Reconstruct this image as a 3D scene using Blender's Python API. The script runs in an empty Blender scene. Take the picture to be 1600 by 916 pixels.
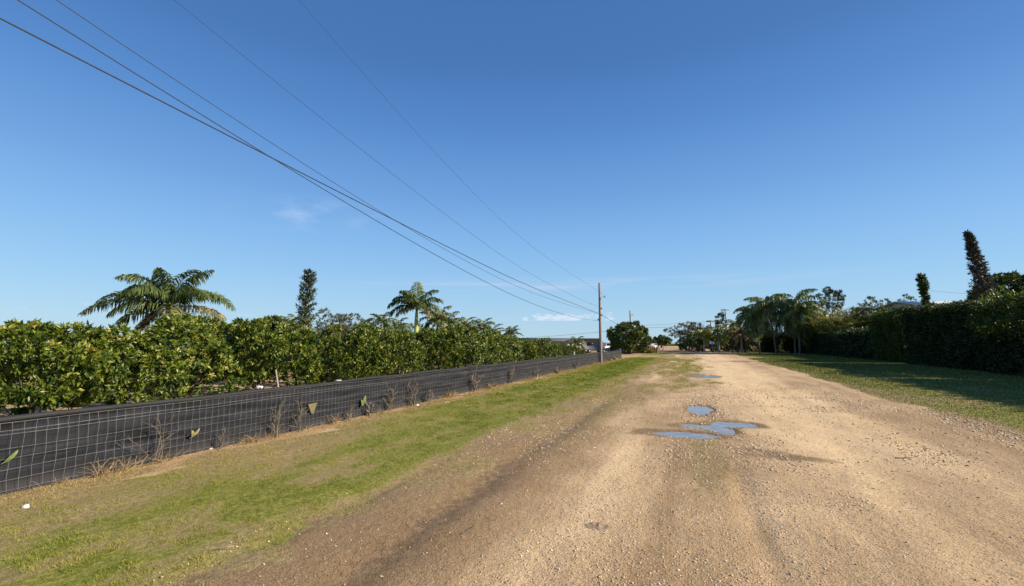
import bpy, math, random
import numpy as np
from math import sin, cos, tan, radians, pi, atan2, sqrt
R = np.random.default_rng(7)
random.seed(7)
scene = bpy.context.scene
C = scene.collection

# ------------------------------------------------------------------ camera
F = 720.0; PITCH = radians(6.1); YAW = radians(21.3); H = 2.0
cam_d = bpy.data.cameras.new('camera'); cam = bpy.data.objects.new('camera', cam_d); C.objects.link(cam)
cam.location = (0, 0, H); cam.rotation_euler = (pi / 2 + PITCH, 0, YAW)
cam_d.sensor_width = 36; cam_d.lens = F / 1600 * 36; cam_d.clip_start = 0.05; cam_d.clip_end = 6000
scene.camera = cam
# ------------------------------------------------------------------ light
SUN_EL = radians(28); SUN_AZ = radians(9)          # azimuth measured from +X towards +Y
scene.view_settings.view_transform = 'Standard'; scene.view_settings.look = 'None'
scene.view_settings.exposure = 0.75; scene.view_settings.gamma = 1
world = bpy.data.worlds.new('World'); scene.world = world; world.use_nodes = True
sun_d = bpy.data.lights.new('sun', 'SUN'); sun = bpy.data.objects.new('sun', sun_d); C.objects.link(sun)
sun_d.energy = 4.8; sun_d.angle = radians(0.5); sun_d.color = (1.0, 0.85, 0.66)
sun.rotation_euler = (pi / 2 - SUN_EL, 0, SUN_AZ + pi / 2)

def build_world():
    nt = world.node_tree; nt.nodes.clear(); N = nt.nodes.new; L = nt.links.new
    out = N('ShaderNodeOutputWorld'); bg = N('ShaderNodeBackground'); bg.inputs[1].default_value = 0.085
    sky = N('ShaderNodeTexSky'); sky.sky_type = 'NISHITA'; sky.sun_disc = False
    sky.sun_elevation = SUN_EL; sky.sun_rotation = pi / 2 - SUN_AZ
    sky.air_density = 1.0; sky.dust_density = 0.4; sky.ozone_density = 3.0; sky.altitude = 0
    tc = N('ShaderNodeTexCoord'); sep = N('ShaderNodeSeparateXYZ'); L(tc.outputs['Generated'], sep.inputs[0])
    def M(op, a, b=None, c=None):
        m = N('ShaderNodeMath'); m.operation = op
        for i, v in enumerate((a, b, c)):
            if v is None: continue
            if isinstance(v, (int, float)): m.inputs[i].default_value = v
            else: L(v, m.inputs[i])
        return m.outputs[0]
    az = M('ARCTAN2', sep.outputs[0], sep.outputs[1])      # clockwise from +Y
    el = M('ARCSINE', sep.outputs[2])
    def bump(v, c, w):      # 1 at c, 0 beyond c +- w
        return M('SMOOTH_MAX', M('SUBTRACT', 1.0, M('DIVIDE', M('ABSOLUTE', M('SUBTRACT', v, c)), w)), 0.0, 0.15)
    comb = N('ShaderNodeCombineXYZ'); L(M('MULTIPLY', az, 1.0), comb.inputs[0]); L(el, comb.inputs[1])
    def noise(sx, sy, det, rough=.5):
        mp = N('ShaderNodeMapping'); mp.inputs['Scale'].default_value = (sx, sy, 1); L(comb.outputs[0], mp.inputs[0])
        n = N('ShaderNodeTexNoise'); n.inputs['Scale'].default_value = 1; n.inputs['Detail'].default_value = det
        n.inputs['Roughness'].default_value = rough; L(mp.outputs[0], n.inputs[0]); return n.outputs[0]
    def ramp(v, a, b):
        r = N('ShaderNodeMapRange'); r.interpolation_type = 'SMOOTHSTEP'; L(v, r.inputs[0]); r.inputs[1].default_value = a; r.inputs[2].default_value = b
        return r.outputs[0]
    # small flat-based cumulus low over the road
    n1 = noise(52, 90, 4, .55)
    cum = M('MULTIPLY', ramp(M('ADD', n1, M('MULTIPLY', M('SUBTRACT', bump(az, -0.262, .13), 1.0), .35)), .22, .52),
            M('MULTIPLY', ramp(el, .0448, .0475), ramp(M('SUBTRACT', M('ADD', .0515, M('MULTIPLY', n1, .022)), el), 0.0, .006)))
    low = M('MULTIPLY', M('MULTIPLY', bump(az, -0.3, .5), bump(el, .050, .03)), ramp(noise(7, 90, 3), .38, .7))
    # pale streak and faint wisp
    st = M('MULTIPLY', M('MULTIPLY', bump(az, -.25, .62), bump(el, .123, .016)), ramp(noise(5, 70, 3), .35, .75))
    ws = M('MULTIPLY', M('MULTIPLY', bump(az, -.80, .17), bump(el, .25, .04)), ramp(noise(14, 40, 4), .4, .8))
    def mix(fac, a, col, k):
        m = N('ShaderNodeMixRGB'); L(M('MINIMUM', M('MULTIPLY', fac, k), 1.0), m.inputs[0]); L(a, m.inputs[1]); m.inputs[2].default_value = (*col, 1); return m.outputs[0]
    # clear-air gradient by elevation, blended with the Nishita sky
    cr = N('ShaderNodeValToRGB'); e = cr.color_ramp; K = 1 / (2 ** .75 * .085)
    stops = [(0, (.46, .67, .83)), (3, (.40, .645, .86)), (7, (.315, .585, .88)), (12, (.235, .49, .86)), (18, (.155, .37, .76)), (25, (.093, .265, .635)), (32, (.063, .19, .50)), (60, (.04, .12, .34))]
    while len(e.elements) < len(stops): e.elements.new(.5)
    for el_, (d, col) in zip(e.elements, stops): el_.position = d / 60; el_.color = (*[v for v in col], 1)
    L(M('DIVIDE', el, radians(60)), cr.inputs[0])
    gm = N('ShaderNodeMixRGB'); gm.blend_type = 'MULTIPLY'; gm.inputs[0].default_value = 1; L(cr.outputs[0], gm.inputs[1]); gm.inputs[2].default_value = (K, K, K, 1)
    hs = N('ShaderNodeMixRGB'); hs.inputs[0].default_value = .86; L(sky.outputs[0], hs.inputs[1]); L(gm.outputs[0], hs.inputs[2])
    c = hs.outputs[0]
    c = mix(st, c, (4.3, 4.7, 6.0), .85); c = mix(ws, c, (3.2, 4.4, 6.4), .9)
    c = mix(low, c, (3.0, 4.4, 6.0), .5); c = mix(cum, c, (5.2, 5.9, 6.9), .8)
    L(c, bg.inputs[0]); L(bg.outputs[0], out.inputs[0])
build_world()

# ------------------------------------------------------------------ geometry helpers
_f = np.array([-sin(YAW) * cos(PITCH), cos(YAW) * cos(PITCH), sin(PITCH)]); _r = np.array([cos(YAW), sin(YAW), 0]); _u = np.cross(_r, _f)
def at(x, y, depth):
    "world point seen at photo pixel x, y at the given depth (metres)"
    p = (_f + _r * (x - 800) / F + _u * (458 - y) / F) * depth
    return np.array([p[0], p[1], p[2] + H])
def onX(x, y, X):
    d = _f + _r * (x - 800) / F + _u * (458 - y) / F; t = X / d[0]; return np.array([X, d[1] * t, H + d[2] * t])
def topix(P):
    v = np.array(P, float) - (0, 0, H); w = v @ _f; return 800 + F * (v @ _r) / w, 458 - F * (v @ _u) / w, w

def hashn(i, j, s):
    n = (i * 374761393 + j * 668265263 + s * 982451653) & 0x7fffffff
    n = ((n ^ (n >> 13)) * 1274126177) & 0x7fffffff
    return ((n ^ (n >> 16)) & 0xffff) / 65535.0
def vnoise(x, y, s=0):
    x = np.asarray(x, float); y = np.asarray(y, float); i = np.floor(x).astype(np.int64); j = np.floor(y).astype(np.int64)
    u = x - i; v = y - j; u = u * u * (3 - 2 * u); v = v * v * (3 - 2 * v)
    return (hashn(i, j, s) * (1 - u) + hashn(i + 1, j, s) * u) * (1 - v) + (hashn(i, j + 1, s) * (1 - u) + hashn(i + 1, j + 1, s) * u) * v
def fbm(x, y, s=0, o=4):
    r = 0; a = .5
    for k in range(o): r = r + a * vnoise(x, y, s + k); x = x * 2.03 + 7; y = y * 2.03 + 3; a *= .5
    return r / (1 - .5 ** o)
def sstep(a, b, x):
    t = np.clip((np.asarray(x, float) - a) / (b - a), 0, 1); return t * t * (3 - 2 * t)
def nrm(v): return v / np.maximum(np.linalg.norm(v, axis=-1, keepdims=True), 1e-9)

class MB:
    "collects vertices and faces of one mesh"
    def __init__(s): s.v = []; s.q = []; s.t = []; s.a = []; s.n = 0
    def add(s, v, q=None, t=None, a=None):
        v = np.asarray(v, float).reshape(-1, 3)
        if q is not None and len(q): s.q.append(np.asarray(q, np.int64) + s.n)
        if t is not None and len(t): s.t.append(np.asarray(t, np.int64) + s.n)
        s.v.append(v); s.a.append(np.full(len(v), .5) if a is None else np.broadcast_to(np.asarray(a, float), (len(v),)))
        s.n += len(v); return s
    def mesh(s, name, mat, smooth=False, attrs=None):
        v = np.concatenate(s.v); q = np.concatenate(s.q) if s.q else np.zeros((0, 4), int); t = np.concatenate(s.t) if s.t else np.zeros((0, 3), int)
        me = bpy.data.meshes.new(name); me.vertices.add(len(v)); me.vertices.foreach_set('co', v.astype(np.float32).ravel())
        idx = np.concatenate([q.ravel(), t.ravel()]).astype(np.int32); tot = np.concatenate([np.full(len(q), 4), np.full(len(t), 3)])
        st = np.concatenate([[0], np.cumsum(tot)[:-1]]).astype(np.int32)
        me.loops.add(len(idx)); me.loops.foreach_set('vertex_index', idx)
        me.polygons.add(len(tot)); me.polygons.foreach_set('loop_start', st)
        me.update(calc_edges=True)
        if smooth: me.polygons.foreach_set('use_smooth', np.ones(len(tot), bool))
        at_ = me.attributes.new('rnd', 'FLOAT', 'POINT'); at_.data.foreach_set('value', np.concatenate(s.a).astype(np.float32))
        for k, val in (attrs or {}).items():
            b = me.attributes.new(k, 'FLOAT', 'POINT'); b.data.foreach_set('value', np.asarray(val, np.float32))
        me.materials.append(mat); return me
    def build(s, name, mat, parent=None, smooth=False, attrs=None, loc=None):
        o = bpy.data.objects.new(name, s.mesh(name, mat, smooth, attrs)); C.objects.link(o)
        if parent: o.parent = parent
        if loc is not None: o.location = loc
        return o
    # shapes
    def box(s, c, d, rz=0, a=None):
        c = np.array(c, float); h = np.array(d, float) / 2
        v = np.array([[x, y, z] for z in (-1, 1) for y in (-1, 1) for x in (-1, 1)]) * h
        ca, sa = cos(rz), sin(rz); v = v @ np.array([[ca, sa, 0], [-sa, ca, 0], [0, 0, 1]]) + c
        return s.add(v, [[0, 2, 3, 1], [4, 5, 7, 6], [0, 1, 5, 4], [2, 6, 7, 3], [0, 4, 6, 2], [1, 3, 7, 5]], a=a)
    def tube(s, pts, rad, n=6, a=None, cap=True):
        pts = np.asarray(pts, float); m = len(pts); rad = np.broadcast_to(np.asarray(rad, float), (m,))
        tg = nrm(np.gradient(pts, axis=0)); ref = np.array([0, 0, 1.]) if abs(tg[0][2]) < .9 else np.array([1., 0, 0])
        e1 = nrm(np.cross(tg, ref)); e2 = np.cross(tg, e1); an = np.arange(n) * 2 * pi / n
        v = pts[:, None] + rad[:, None, None] * (e1[:, None] * np.cos(an)[None, :, None] + e2[:, None] * np.sin(an)[None, :, None])
        k = np.arange(m - 1)[:, None] * n; j = np.arange(n)[None]; j2 = (j + 1) % n
        q = np.stack([k + j, k + j2, k + n + j2, k + n + j], -1).reshape(-1, 4)
        s.add(v, q, a=a)
        if cap:
            o = s.n - m * n; ce = s.n; s.add([pts[-1]], None, None, a)
            s.t.append(np.array([[o + (m - 1) * n + i, o + (m - 1) * n + (i + 1) % n, ce] for i in range(n)]))
        return s
    def leaves(s, p, d, L, W, fold=.15, a=None, up=None):
        "diamond leaves: base p, direction d, length L, width W"
        p = np.asarray(p, float); n = len(p); d = nrm(np.asarray(d, float)); L = np.broadcast_to(L, (n,))[:, None]; W = np.broadcast_to(W, (n,))[:, None]
        ref = nrm(R.normal(size=(n, 3)) + (np.array([0, 0, 1.2]) if up is None else up)); sd = nrm(np.cross(d, ref)); no = np.cross(sd, d)
        v = np.stack([p, p + d * L * .45 + sd * W / 2 + no * W * fold, p + d * L - no * L * .1, p + d * L * .45 - sd * W / 2 + no * W * fold], 1)
        q = (np.arange(n) * 4)[:, None] + np.arange(4)[None]
        if a is None: a = R.random(n)
        return s.add(v.reshape(-1, 3), np.concatenate([q[:, [0, 1, 2]], q[:, [0, 2, 3]]])[:0].reshape(0, 4), np.concatenate([q[:, [0, 1, 2]], q[:, [0, 2, 3]]]), np.repeat(a, 4))

def tag(o, label=None, cat=None, group=None, kind=None):
    if label: o['label'] = label
    if cat: o['category'] = cat
    if group: o['group'] = group
    if kind: o['kind'] = kind
    return o
def thing(name, loc, label, cat, group=None, rz=0):
    o = bpy.data.objects.new(name, None); C.objects.link(o); o.location = loc; o.rotation_euler = (0, 0, rz); o.empty_display_size = .3
    return tag(o, label, cat, group)
def copy_tree(root, loc, rz=0, sc=1, label=None, group=None):
    c = root.copy(); C.objects.link(c); c.location = loc; c.rotation_euler = (0, 0, rz)
    c.scale = (sc, sc, sc) if isinstance(sc, (int, float)) else sc
    if label: c['label'] = label
    if group: c['group'] = group
    for ch in root.children:
        k = ch.copy(); C.objects.link(k); k.parent = c
        for g in ch.children:
            m = g.copy(); C.objects.link(m); m.parent = k
    return c

# ------------------------------------------------------------------ materials
class NT:
    def __init__(s, name):
        s.m = bpy.data.materials.new(name); s.m.use_nodes = True; s.t = s.m.node_tree; s.t.nodes.clear()
        s.out = s.t.nodes.new('ShaderNodeOutputMaterial')
    def N(s, k, **kw):
        n = s.t.nodes.new(k)
        for a, b in kw.items(): setattr(n, a, b)
        return n
    def L(s, a, b): s.t.links.new(a, b)
    def set(s, inp, v):
        if isinstance(v, bpy.types.NodeSocket): s.L(v, inp)
        elif isinstance(v, tuple) and len(v) == 3 and inp.type == 'RGBA': inp.default_value = (*v, 1)
        else: inp.default_value = v
    def math(s, op, a, b=0.0):
        n = s.N('ShaderNodeMath', operation=op); s.set(n.inputs[0], a); s.set(n.inputs[1], b); return n.outputs[0]
    def attr(s, name): return s.N('ShaderNodeAttribute', attribute_name=name).outputs['Fac']
    def noise(s, scale, det=4, rough=.55, sc=None, obj=False):
        n = s.N('ShaderNodeTexNoise'); n.inputs['Scale'].default_value = scale; n.inputs['Detail'].default_value = det; n.inputs['Roughness'].default_value = rough
        if obj: src = s.N('ShaderNodeTexCoord').outputs['Object']
        else: src = s.N('ShaderNodeNewGeometry').outputs['Position']
        if sc:
            mp = s.N('ShaderNodeMapping'); mp.inputs['Scale'].default_value = sc; s.L(src, mp.inputs[0]); src = mp.outputs[0]
        s.L(src, n.inputs['Vector']); return n.outputs[0]
    def vor(s, scale, feat='F1'):
        n = s.N('ShaderNodeTexVoronoi', feature=feat); n.inputs['Scale'].default_value = scale
        s.L(s.N('ShaderNodeNewGeometry').outputs['Position'], n.inputs['Vector']); return n
    def rng(s, v, a, b, c=0.0, d=1.0):
        n = s.N('ShaderNodeMapRange', interpolation_type='SMOOTHSTEP'); s.set(n.inputs[0], v)
        for i, k in zip((1, 2, 3, 4), (a, b, c, d)): n.inputs[i].default_value = k
        return n.outputs[0]
    def mix(s, f, a, b, bl='MIX'):
        n = s.N('ShaderNodeMixRGB', blend_type=bl); s.set(n.inputs[0], f); s.set(n.inputs[1], a); s.set(n.inputs[2], b); return n.outputs[0]
    def ramp(s, v, stops):
        n = s.N('ShaderNodeValToRGB'); s.set(n.inputs[0], v); e = n.color_ramp.elements
        while len(e) < len(stops): e.new(.5)
        for k, (p, c) in zip(e, stops): k.position = p; k.color = (*c, 1)
        return n.outputs[0]
    def bump(s, h, st, dist=.02):
        n = s.N('ShaderNodeBump'); n.inputs['Strength'].default_value = st; n.inputs['Distance'].default_value = dist; s.L(h, n.inputs['Height']); return n.outputs[0]
    def bsdf(s, col, rough=.8, spec=.3, bump=None, metal=0.0, end=True):
        b = s.N('ShaderNodeBsdfPrincipled'); s.set(b.inputs['Base Color'], col); s.set(b.inputs['Roughness'], rough)
        s.set(b.inputs['Specular IOR Level'], spec); b.inputs['Metallic'].default_value = metal
        if bump is not None: s.L(bump, b.inputs['Normal'])
        if end: s.L(b.outputs[0], s.out.inputs[0])
        return b

def plain(name, col, rough=.7, var=.25, scale=6, spec=.3, metal=0.0, bump=.2):
    n = NT(name); k = n.noise(scale, 5, obj=True)
    c = n.mix(n.rng(k, .3, .75), tuple(x * (1 - var) for x in col), tuple(min(1, x * (1 + var)) for x in col))
    n.bsdf(c, rough, spec, n.bump(k, bump, .01), metal); return n.m
def leafmat(name, stops, trans=(.3, .4, .05), tw=.3, rough=.45, spec=.4, nscale=1.2):
    n = NT(name); c = n.ramp(n.attr('rnd'), stops)
    k = n.noise(nscale, 2); c = n.mix(n.rng(k, .35, .7, 0, .45), c, n.mix(1.0, c, (.62, .72, .5), 'MULTIPLY'))
    oi = n.N('ShaderNodeObjectInfo'); c = n.mix(n.math('MULTIPLY', oi.outputs['Random'], .3), c, n.mix(1.0, c, (.75, .85, .8), 'MULTIPLY'))
    b = n.bsdf(c, rough, spec, end=False); t = n.N('ShaderNodeBsdfTranslucent'); n.L(n.mix(1.0, c, tuple(min(1, x * 3) for x in trans), 'MULTIPLY'), t.inputs[0])
    ms = n.N('ShaderNodeMixShader'); ms.inputs[0].default_value = tw; n.L(b.outputs[0], ms.inputs[1]); n.L(t.outputs[0], ms.inputs[2]); n.L(ms.outputs[0], n.out.inputs[0])
    return n.m
MT = {}
MT['grove'] = leafmat('grove_leaf', [(0, (.04, .075, .012)), (.4, (.10, .15, .018)), (.75, (.20, .24, .028)), (.93, (.30, .31, .045)), (1, (.42, .36, .09))], (.5, .55, .1), .22, .4, .5)
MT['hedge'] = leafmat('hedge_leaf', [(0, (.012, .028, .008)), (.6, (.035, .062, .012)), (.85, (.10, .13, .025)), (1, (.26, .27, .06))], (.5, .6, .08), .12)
MT['mid'] = leafmat('mid_green_leaf', [(0, (.05, .08, .02)), (.6, (.12, .16, .035)), (1, (.24, .26, .06))], (.5, .6, .1), .25)
MT['leafy'] = leafmat('sunlit_hedge_leaf', [(0, (.03, .055, .012)), (.6, (.08, .12, .022)), (1, (.24, .27, .055))], (.5, .55, .1), .32)  # brighter copy of the hedge leaf, sunlight put into its colour
MT['palm'] = leafmat('palm_frond', [(0, (.06, .10, .035)), (.5, (.14, .18, .055)), (.85, (.28, .26, .10)), (1, (.38, .30, .17))], (.4, .5, .1), .22)
MT['palmdark'] = leafmat('queen_palm_frond', [(0, (.07, .11, .045)), (.6, (.17, .22, .08)), (1, (.34, .33, .14))], (.6, .7, .2), .4)
MT['dryfrond'] = leafmat('dry_frond', [(0, (.12, .085, .055)), (.5, (.2, .15, .09)), (1, (.32, .24, .15))], (.4, .3, .2), .2, .8, .1)
MT['areca'] = leafmat('yellow_green_frond', [(0, (.12, .14, .03)), (.6, (.27, .26, .06)), (1, (.48, .40, .13))], (.6, .6, .1), .3)
MT['dark'] = leafmat('dark_leaf', [(0, (.03, .055, .015)), (.6, (.075, .115, .03)), (1, (.16, .19, .05))], (.4, .5, .1), .2)
MT['pine'] = leafmat('pine_needle', [(0, (.04, .065, .04)), (.7, (.08, .11, .055)), (1, (.17, .18, .10))], (.3, .4, .1), .1, .6)
MT['purple'] = leafmat('reddish_needle', [(0, (.04, .055, .045)), (.5, (.085, .085, .07)), (1, (.17, .12, .115))], (.4, .3, .3), .15, .6)
MT['grey'] = leafmat('greyish_leaf', [(0, (.06, .07, .035)), (.6, (.12, .125, .065)), (1, (.2, .18, .11))], (.4, .4, .2), .2, .6)
MT['bark'] = plain('bark', (.16, .12, .085), .9, .4, 12)
MT['palebark'] = plain('pale_bark', (.34, .29, .23), .85, .3, 10)
MT['shaft'] = plain('crown_shaft_green', (.50, .52, .12), .45, .2, 5)
MT['wood'] = plain('weathered_wood', (.26, .22, .19), .85, .3, 9)
MT['metal'] = plain('galvanised_metal', (.38, .39, .40), .5, .15, 8, .5, .6)
MT['wire'] = plain('galvanised_wire', (.27, .27, .27), .6, .3, 9, .4, .2)
MT['cable'] = plain('cable_rubber', (.03, .035, .045), .6, .2)
MT['ceramic'] = plain('insulator_grey', (.3, .32, .35), .35, .1)
MT['white'] = plain('white_paint', (.75, .75, .73), .5, .08)
MT['cream'] = plain('cream_wall', (.55, .52, .40), .8, .1, 3)
MT['roof'] = plain('dark_roof', (.07, .085, .10), .8, .2, 3)
MT['paleroof'] = plain('pale_roof', (.6, .6, .58), .7, .1, 3)
MT['greyw'] = plain('grey_siding', (.22, .22, .22), .7, .15, 3)
MT['teal'] = plain('teal_paint', (.12, .2, .22), .5, .1)
MT['tyre'] = plain('tyre_rubber', (.02, .02, .02), .9, .2)
MT['twig'] = leafmat('dry_stem', [(0, (.12, .10, .085)), (.5, (.22, .18, .15)), (1, (.36, .30, .24))], (.4, .3, .2), .05, .9, .1)
MT['straw'] = leafmat('straw', [(0, (.22, .15, .08)), (.5, (.36, .26, .14)), (1, (.52, .38, .22))], (.4, .3, .2), .15, .9, .1)
MT['grass'] = leafmat('grass_blade', [(0, (.12, .17, .022)), (.35, (.28, .31, .04)), (.55, (.41, .38, .08)), (.75, (.44, .36, .14)), (1, (.58, .45, .24))], (.5, .6, .15), .25, .6, .2, .9)
MT['lawn'] = leafmat('lawn_blade', [(0, (.10, .125, .035)), (.6, (.20, .21, .06)), (1, (.34, .29, .12))], (.5, .6, .15), .2, .7, .15, .9)
MT['stone'] = plain('limestone_pebble', (.42, .32, .22), .95, .35, 30, .1)
g_ = NT('window_glass'); g_.bsdf((.02, .025, .03), .08, .6); MT['glass'] = g_.m

# ------------------------------------------------------------------ terrain
PUD = [(-.30, 11.02, .72, .33, 0), (.10, 12.15, .52, .32, .1), (.86, 12.75, .56, .42, 0), (.5, 11.9, .30, .6, .3), (.12, 15.2, .36, 1.0, .05), (.48, 29.9, .85, 1.2, 0)]
DAMP = [(1.05, 9.9, .8, .5), (1.6, 9.5, 1.2, .35), (.25, 8.6, .5, 1.0)]
def puddle(x, y):
    m = np.full(np.shape(x), -9.)
    wx = (fbm(x * 4.1, y * 3.2, 91, 4) - .45) + .45 * (fbm(x * 13, y * 9, 95, 3) - .5)
    for (cx, cy, rx, ry, rot) in PUD:
        dx = x - cx; dy = y - cy
        d = 1 - np.sqrt(((dx + rot * dy) / rx) ** 2 + (dy / ry) ** 2) + wx * .9
        m = np.maximum(m, d * min(rx, ry) * 1.1)
    return m                     # > 0 inside
def rutline(x, y, X, w, y0, y1, amp=.15, s=3):
    c = X + amp * (fbm(y * .18, y * 0 + s, s, 3) - .5) * 2
    return np.exp(-((x - c) / w) ** 2) * sstep(y0 - 1, y0 + .7, y) * (1 - sstep(y1 - 2, y1 + 2, y))
def height(x, y):
    near = 1 - sstep(60, 120, y)
    h = .05 * (fbm(x * .35, y * .25, 11, 3) - .5) * 2 + .02 * (fbm(x * 1.7, y * 1.3, 21, 4) - .5) * 2 * (1 - sstep(25, 60, y))
    h = h - .05 * rutline(x, y, -2.85, .28, 2, 18) - .03 * rutline(x, y, -4.05, .18, 0, 7, s=5) - .025 * rutline(x, y, .62, .16, 3, 9, s=8)
    h = h - .015 * rutline(x, y, 2.6, .5, 2, 60, .4, 9) - .015 * rutline(x, y, 4.3, .5, 2, 60, .4, 12)
    fade = sstep(-9.3, -7.5, x) * (1 - sstep(14, 17, x)) * near
    p = puddle(x, y)
    h = h * (1 - sstep(-.8, -.1, p))
    h = h * fade - .045 * sstep(-.12, .22, p)
    h += .012 * sstep(.0, 1, 1) * 0
    return h
WLEV = -.0165
def grassy(x, y):
    "0 bare dirt .. 1 full grass"
    n = fbm(x * .9, y * .6, 31, 4); n2 = fbm(x * .35, y * .18, 41, 3)
    e = x + (n - .5) * 1.5 + (fbm(x * 3.1, y * 2.3, 33, 4) - .5) * 1.5
    fr_ = sstep(9, 26, y); n3 = fbm(x * 1.6, y * .55, 44, 4)
    left = sstep(-8.5, -8.0, e) * (1 - sstep(-4.6 + .5 * fr_, -3.5 + .5 * fr_, e))
    left = left * np.where(x < -5.5, 1 - .35 * (1 - sstep(6, 13, y)) * sstep(.45, .6, n3), 1)
    ee = x + (n - .5) * 1.2 + (n2 - .5) * (1 + 5 * fr_)
    thin = sstep(-4.6, -4.0, e) * (1 - sstep(-2.2 + 1.9 * fr_, -.9 + 2.0 * fr_, ee)) * (.42 + .3 * fr_) * sstep(.36, .62, n3 * .6 + n2 * .4 + .06 * fr_)
    mid = np.exp(-((x - .15) / .45) ** 2) * sstep(4, 8, y) * (1 - sstep(10, 10.8, y)) * .6 * (.4 + n)
    right = sstep(6.2, 6.75, x + (n - .5) * 1.0)
    orch = (1 - sstep(-9.4, -8.8, x)) * sstep(.42, .6, n2) * .7
    cut = 1 - sstep(66.5, 67.5, y + (n - .5)) * (1 - sstep(73, 74, y)) * (1 - sstep(2, 4, np.abs(x + 20) - 26))
    drv = 1 - sstep(91, 92.5, y + (n - .5)) * (1 - sstep(96, 97.5, y)) * sstep(4, 7, x)
    far = 1 - .65 * sstep(98, 106, y) * sstep(-22, -12, x) * (1 - sstep(8, 12, x))
    return np.clip(left + thin + mid + right + orch, 0, 1) * cut * drv * far
def damp(x, y):
    d = .62 * rutline(x, y, -2.85, .26, 2, 17) * (.35 + 1.1 * fbm(x * 2, y * .7, 61, 3)) + .35 * rutline(x, y, -4.05, .2, 0, 7, s=5) + .5 * rutline(x, y, .66, .13, 5.0, 7.0, .1, s=8) * (.3 + 1.2 * fbm(x * 3, y * 1.5, 66, 3))
    d = d + .40 * sstep(-4.6, -3.9, x) * (.5 + fbm(x * 1.3, y * .9, 67, 4)) * (1 - sstep(-2.6, -.9, x + 1.2 * (fbm(x, y * .4, 62, 3) - .5))) * (1 - sstep(14, 24, y))
    d = np.maximum(d, .8 * sstep(-.36, -.02, puddle(x, y) + (fbm(x * 2.4, y * 2, 63, 3) - .5) * .35))
    for (cx, cy, rx, ry) in DAMP:
        d = np.maximum(d, .8 * sstep(.0, .8, 1 - np.sqrt(((x - cx) / rx) ** 2 + ((y - cy) / ry) ** 2) + (fbm(x * 2.4, y * 2.4, 64, 3) - .5)))
    d = d + .5 * sstep(102, 112, y) * sstep(.40, .6, fbm(x * .3, y * .12, 68, 3)) * (x < 9)
    d = d + .25 * sstep(.52, .68, fbm(x * .7, y * .35, 65, 4)) * sstep(-2, 0, x)
    return np.clip(d, 0, 1)

def band(x, c, w): return np.exp(-((x - c) / w) ** 2)
def pale(x, y):
    "0 brown soil .. .5 tan .. 1 pale compacted lime rock"
    wv = .25 * (fbm(y * .3, y * 0 + 1, 161, 3) - .5) * 2; xx = x + wv
    st = fbm(x * 2.6, y * .16, 162, 4) - .5; bl = fbm(x * .9, y * .45, 163, 4) - .5
    p = .47 + .55 * st + .45 * bl
    p += .42 * band(xx, -1.35, .30) * sstep(3, 4, y) * (1 - sstep(10, 14, y)) + .45 * band(xx, -2.2, .28) * sstep(11, 14, y) * sstep(.4, .6, fbm(x * 1.2, y * .5, 164, 3))
    p += .34 * sstep(.5, 1.3, xx) * (1 - sstep(3.2, 4.6, xx)) * sstep(6, 12, y) + .12 * sstep(14, 30, y) * sstep(-1, 1, x)
    p -= .10 * sstep(3.5, 5.5, xx)
    p -= (.62 - .3 * sstep(12, 24, y)) * (1 - sstep(-2.7, -1.6, xx + .8 * bl)) * sstep(-5, -4.4, x)
    p -= .30 * band(xx, -.45, .16) * (1 - sstep(9, 11, y)) + .2 * band(xx, -1.95, .25) * (1 - sstep(9, 12, y))
    p -= .35 * band(x, .25, .5) * sstep(5, 8, y) * (1 - sstep(14, 18, y))
    return np.clip(p, 0, 1)
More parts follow.
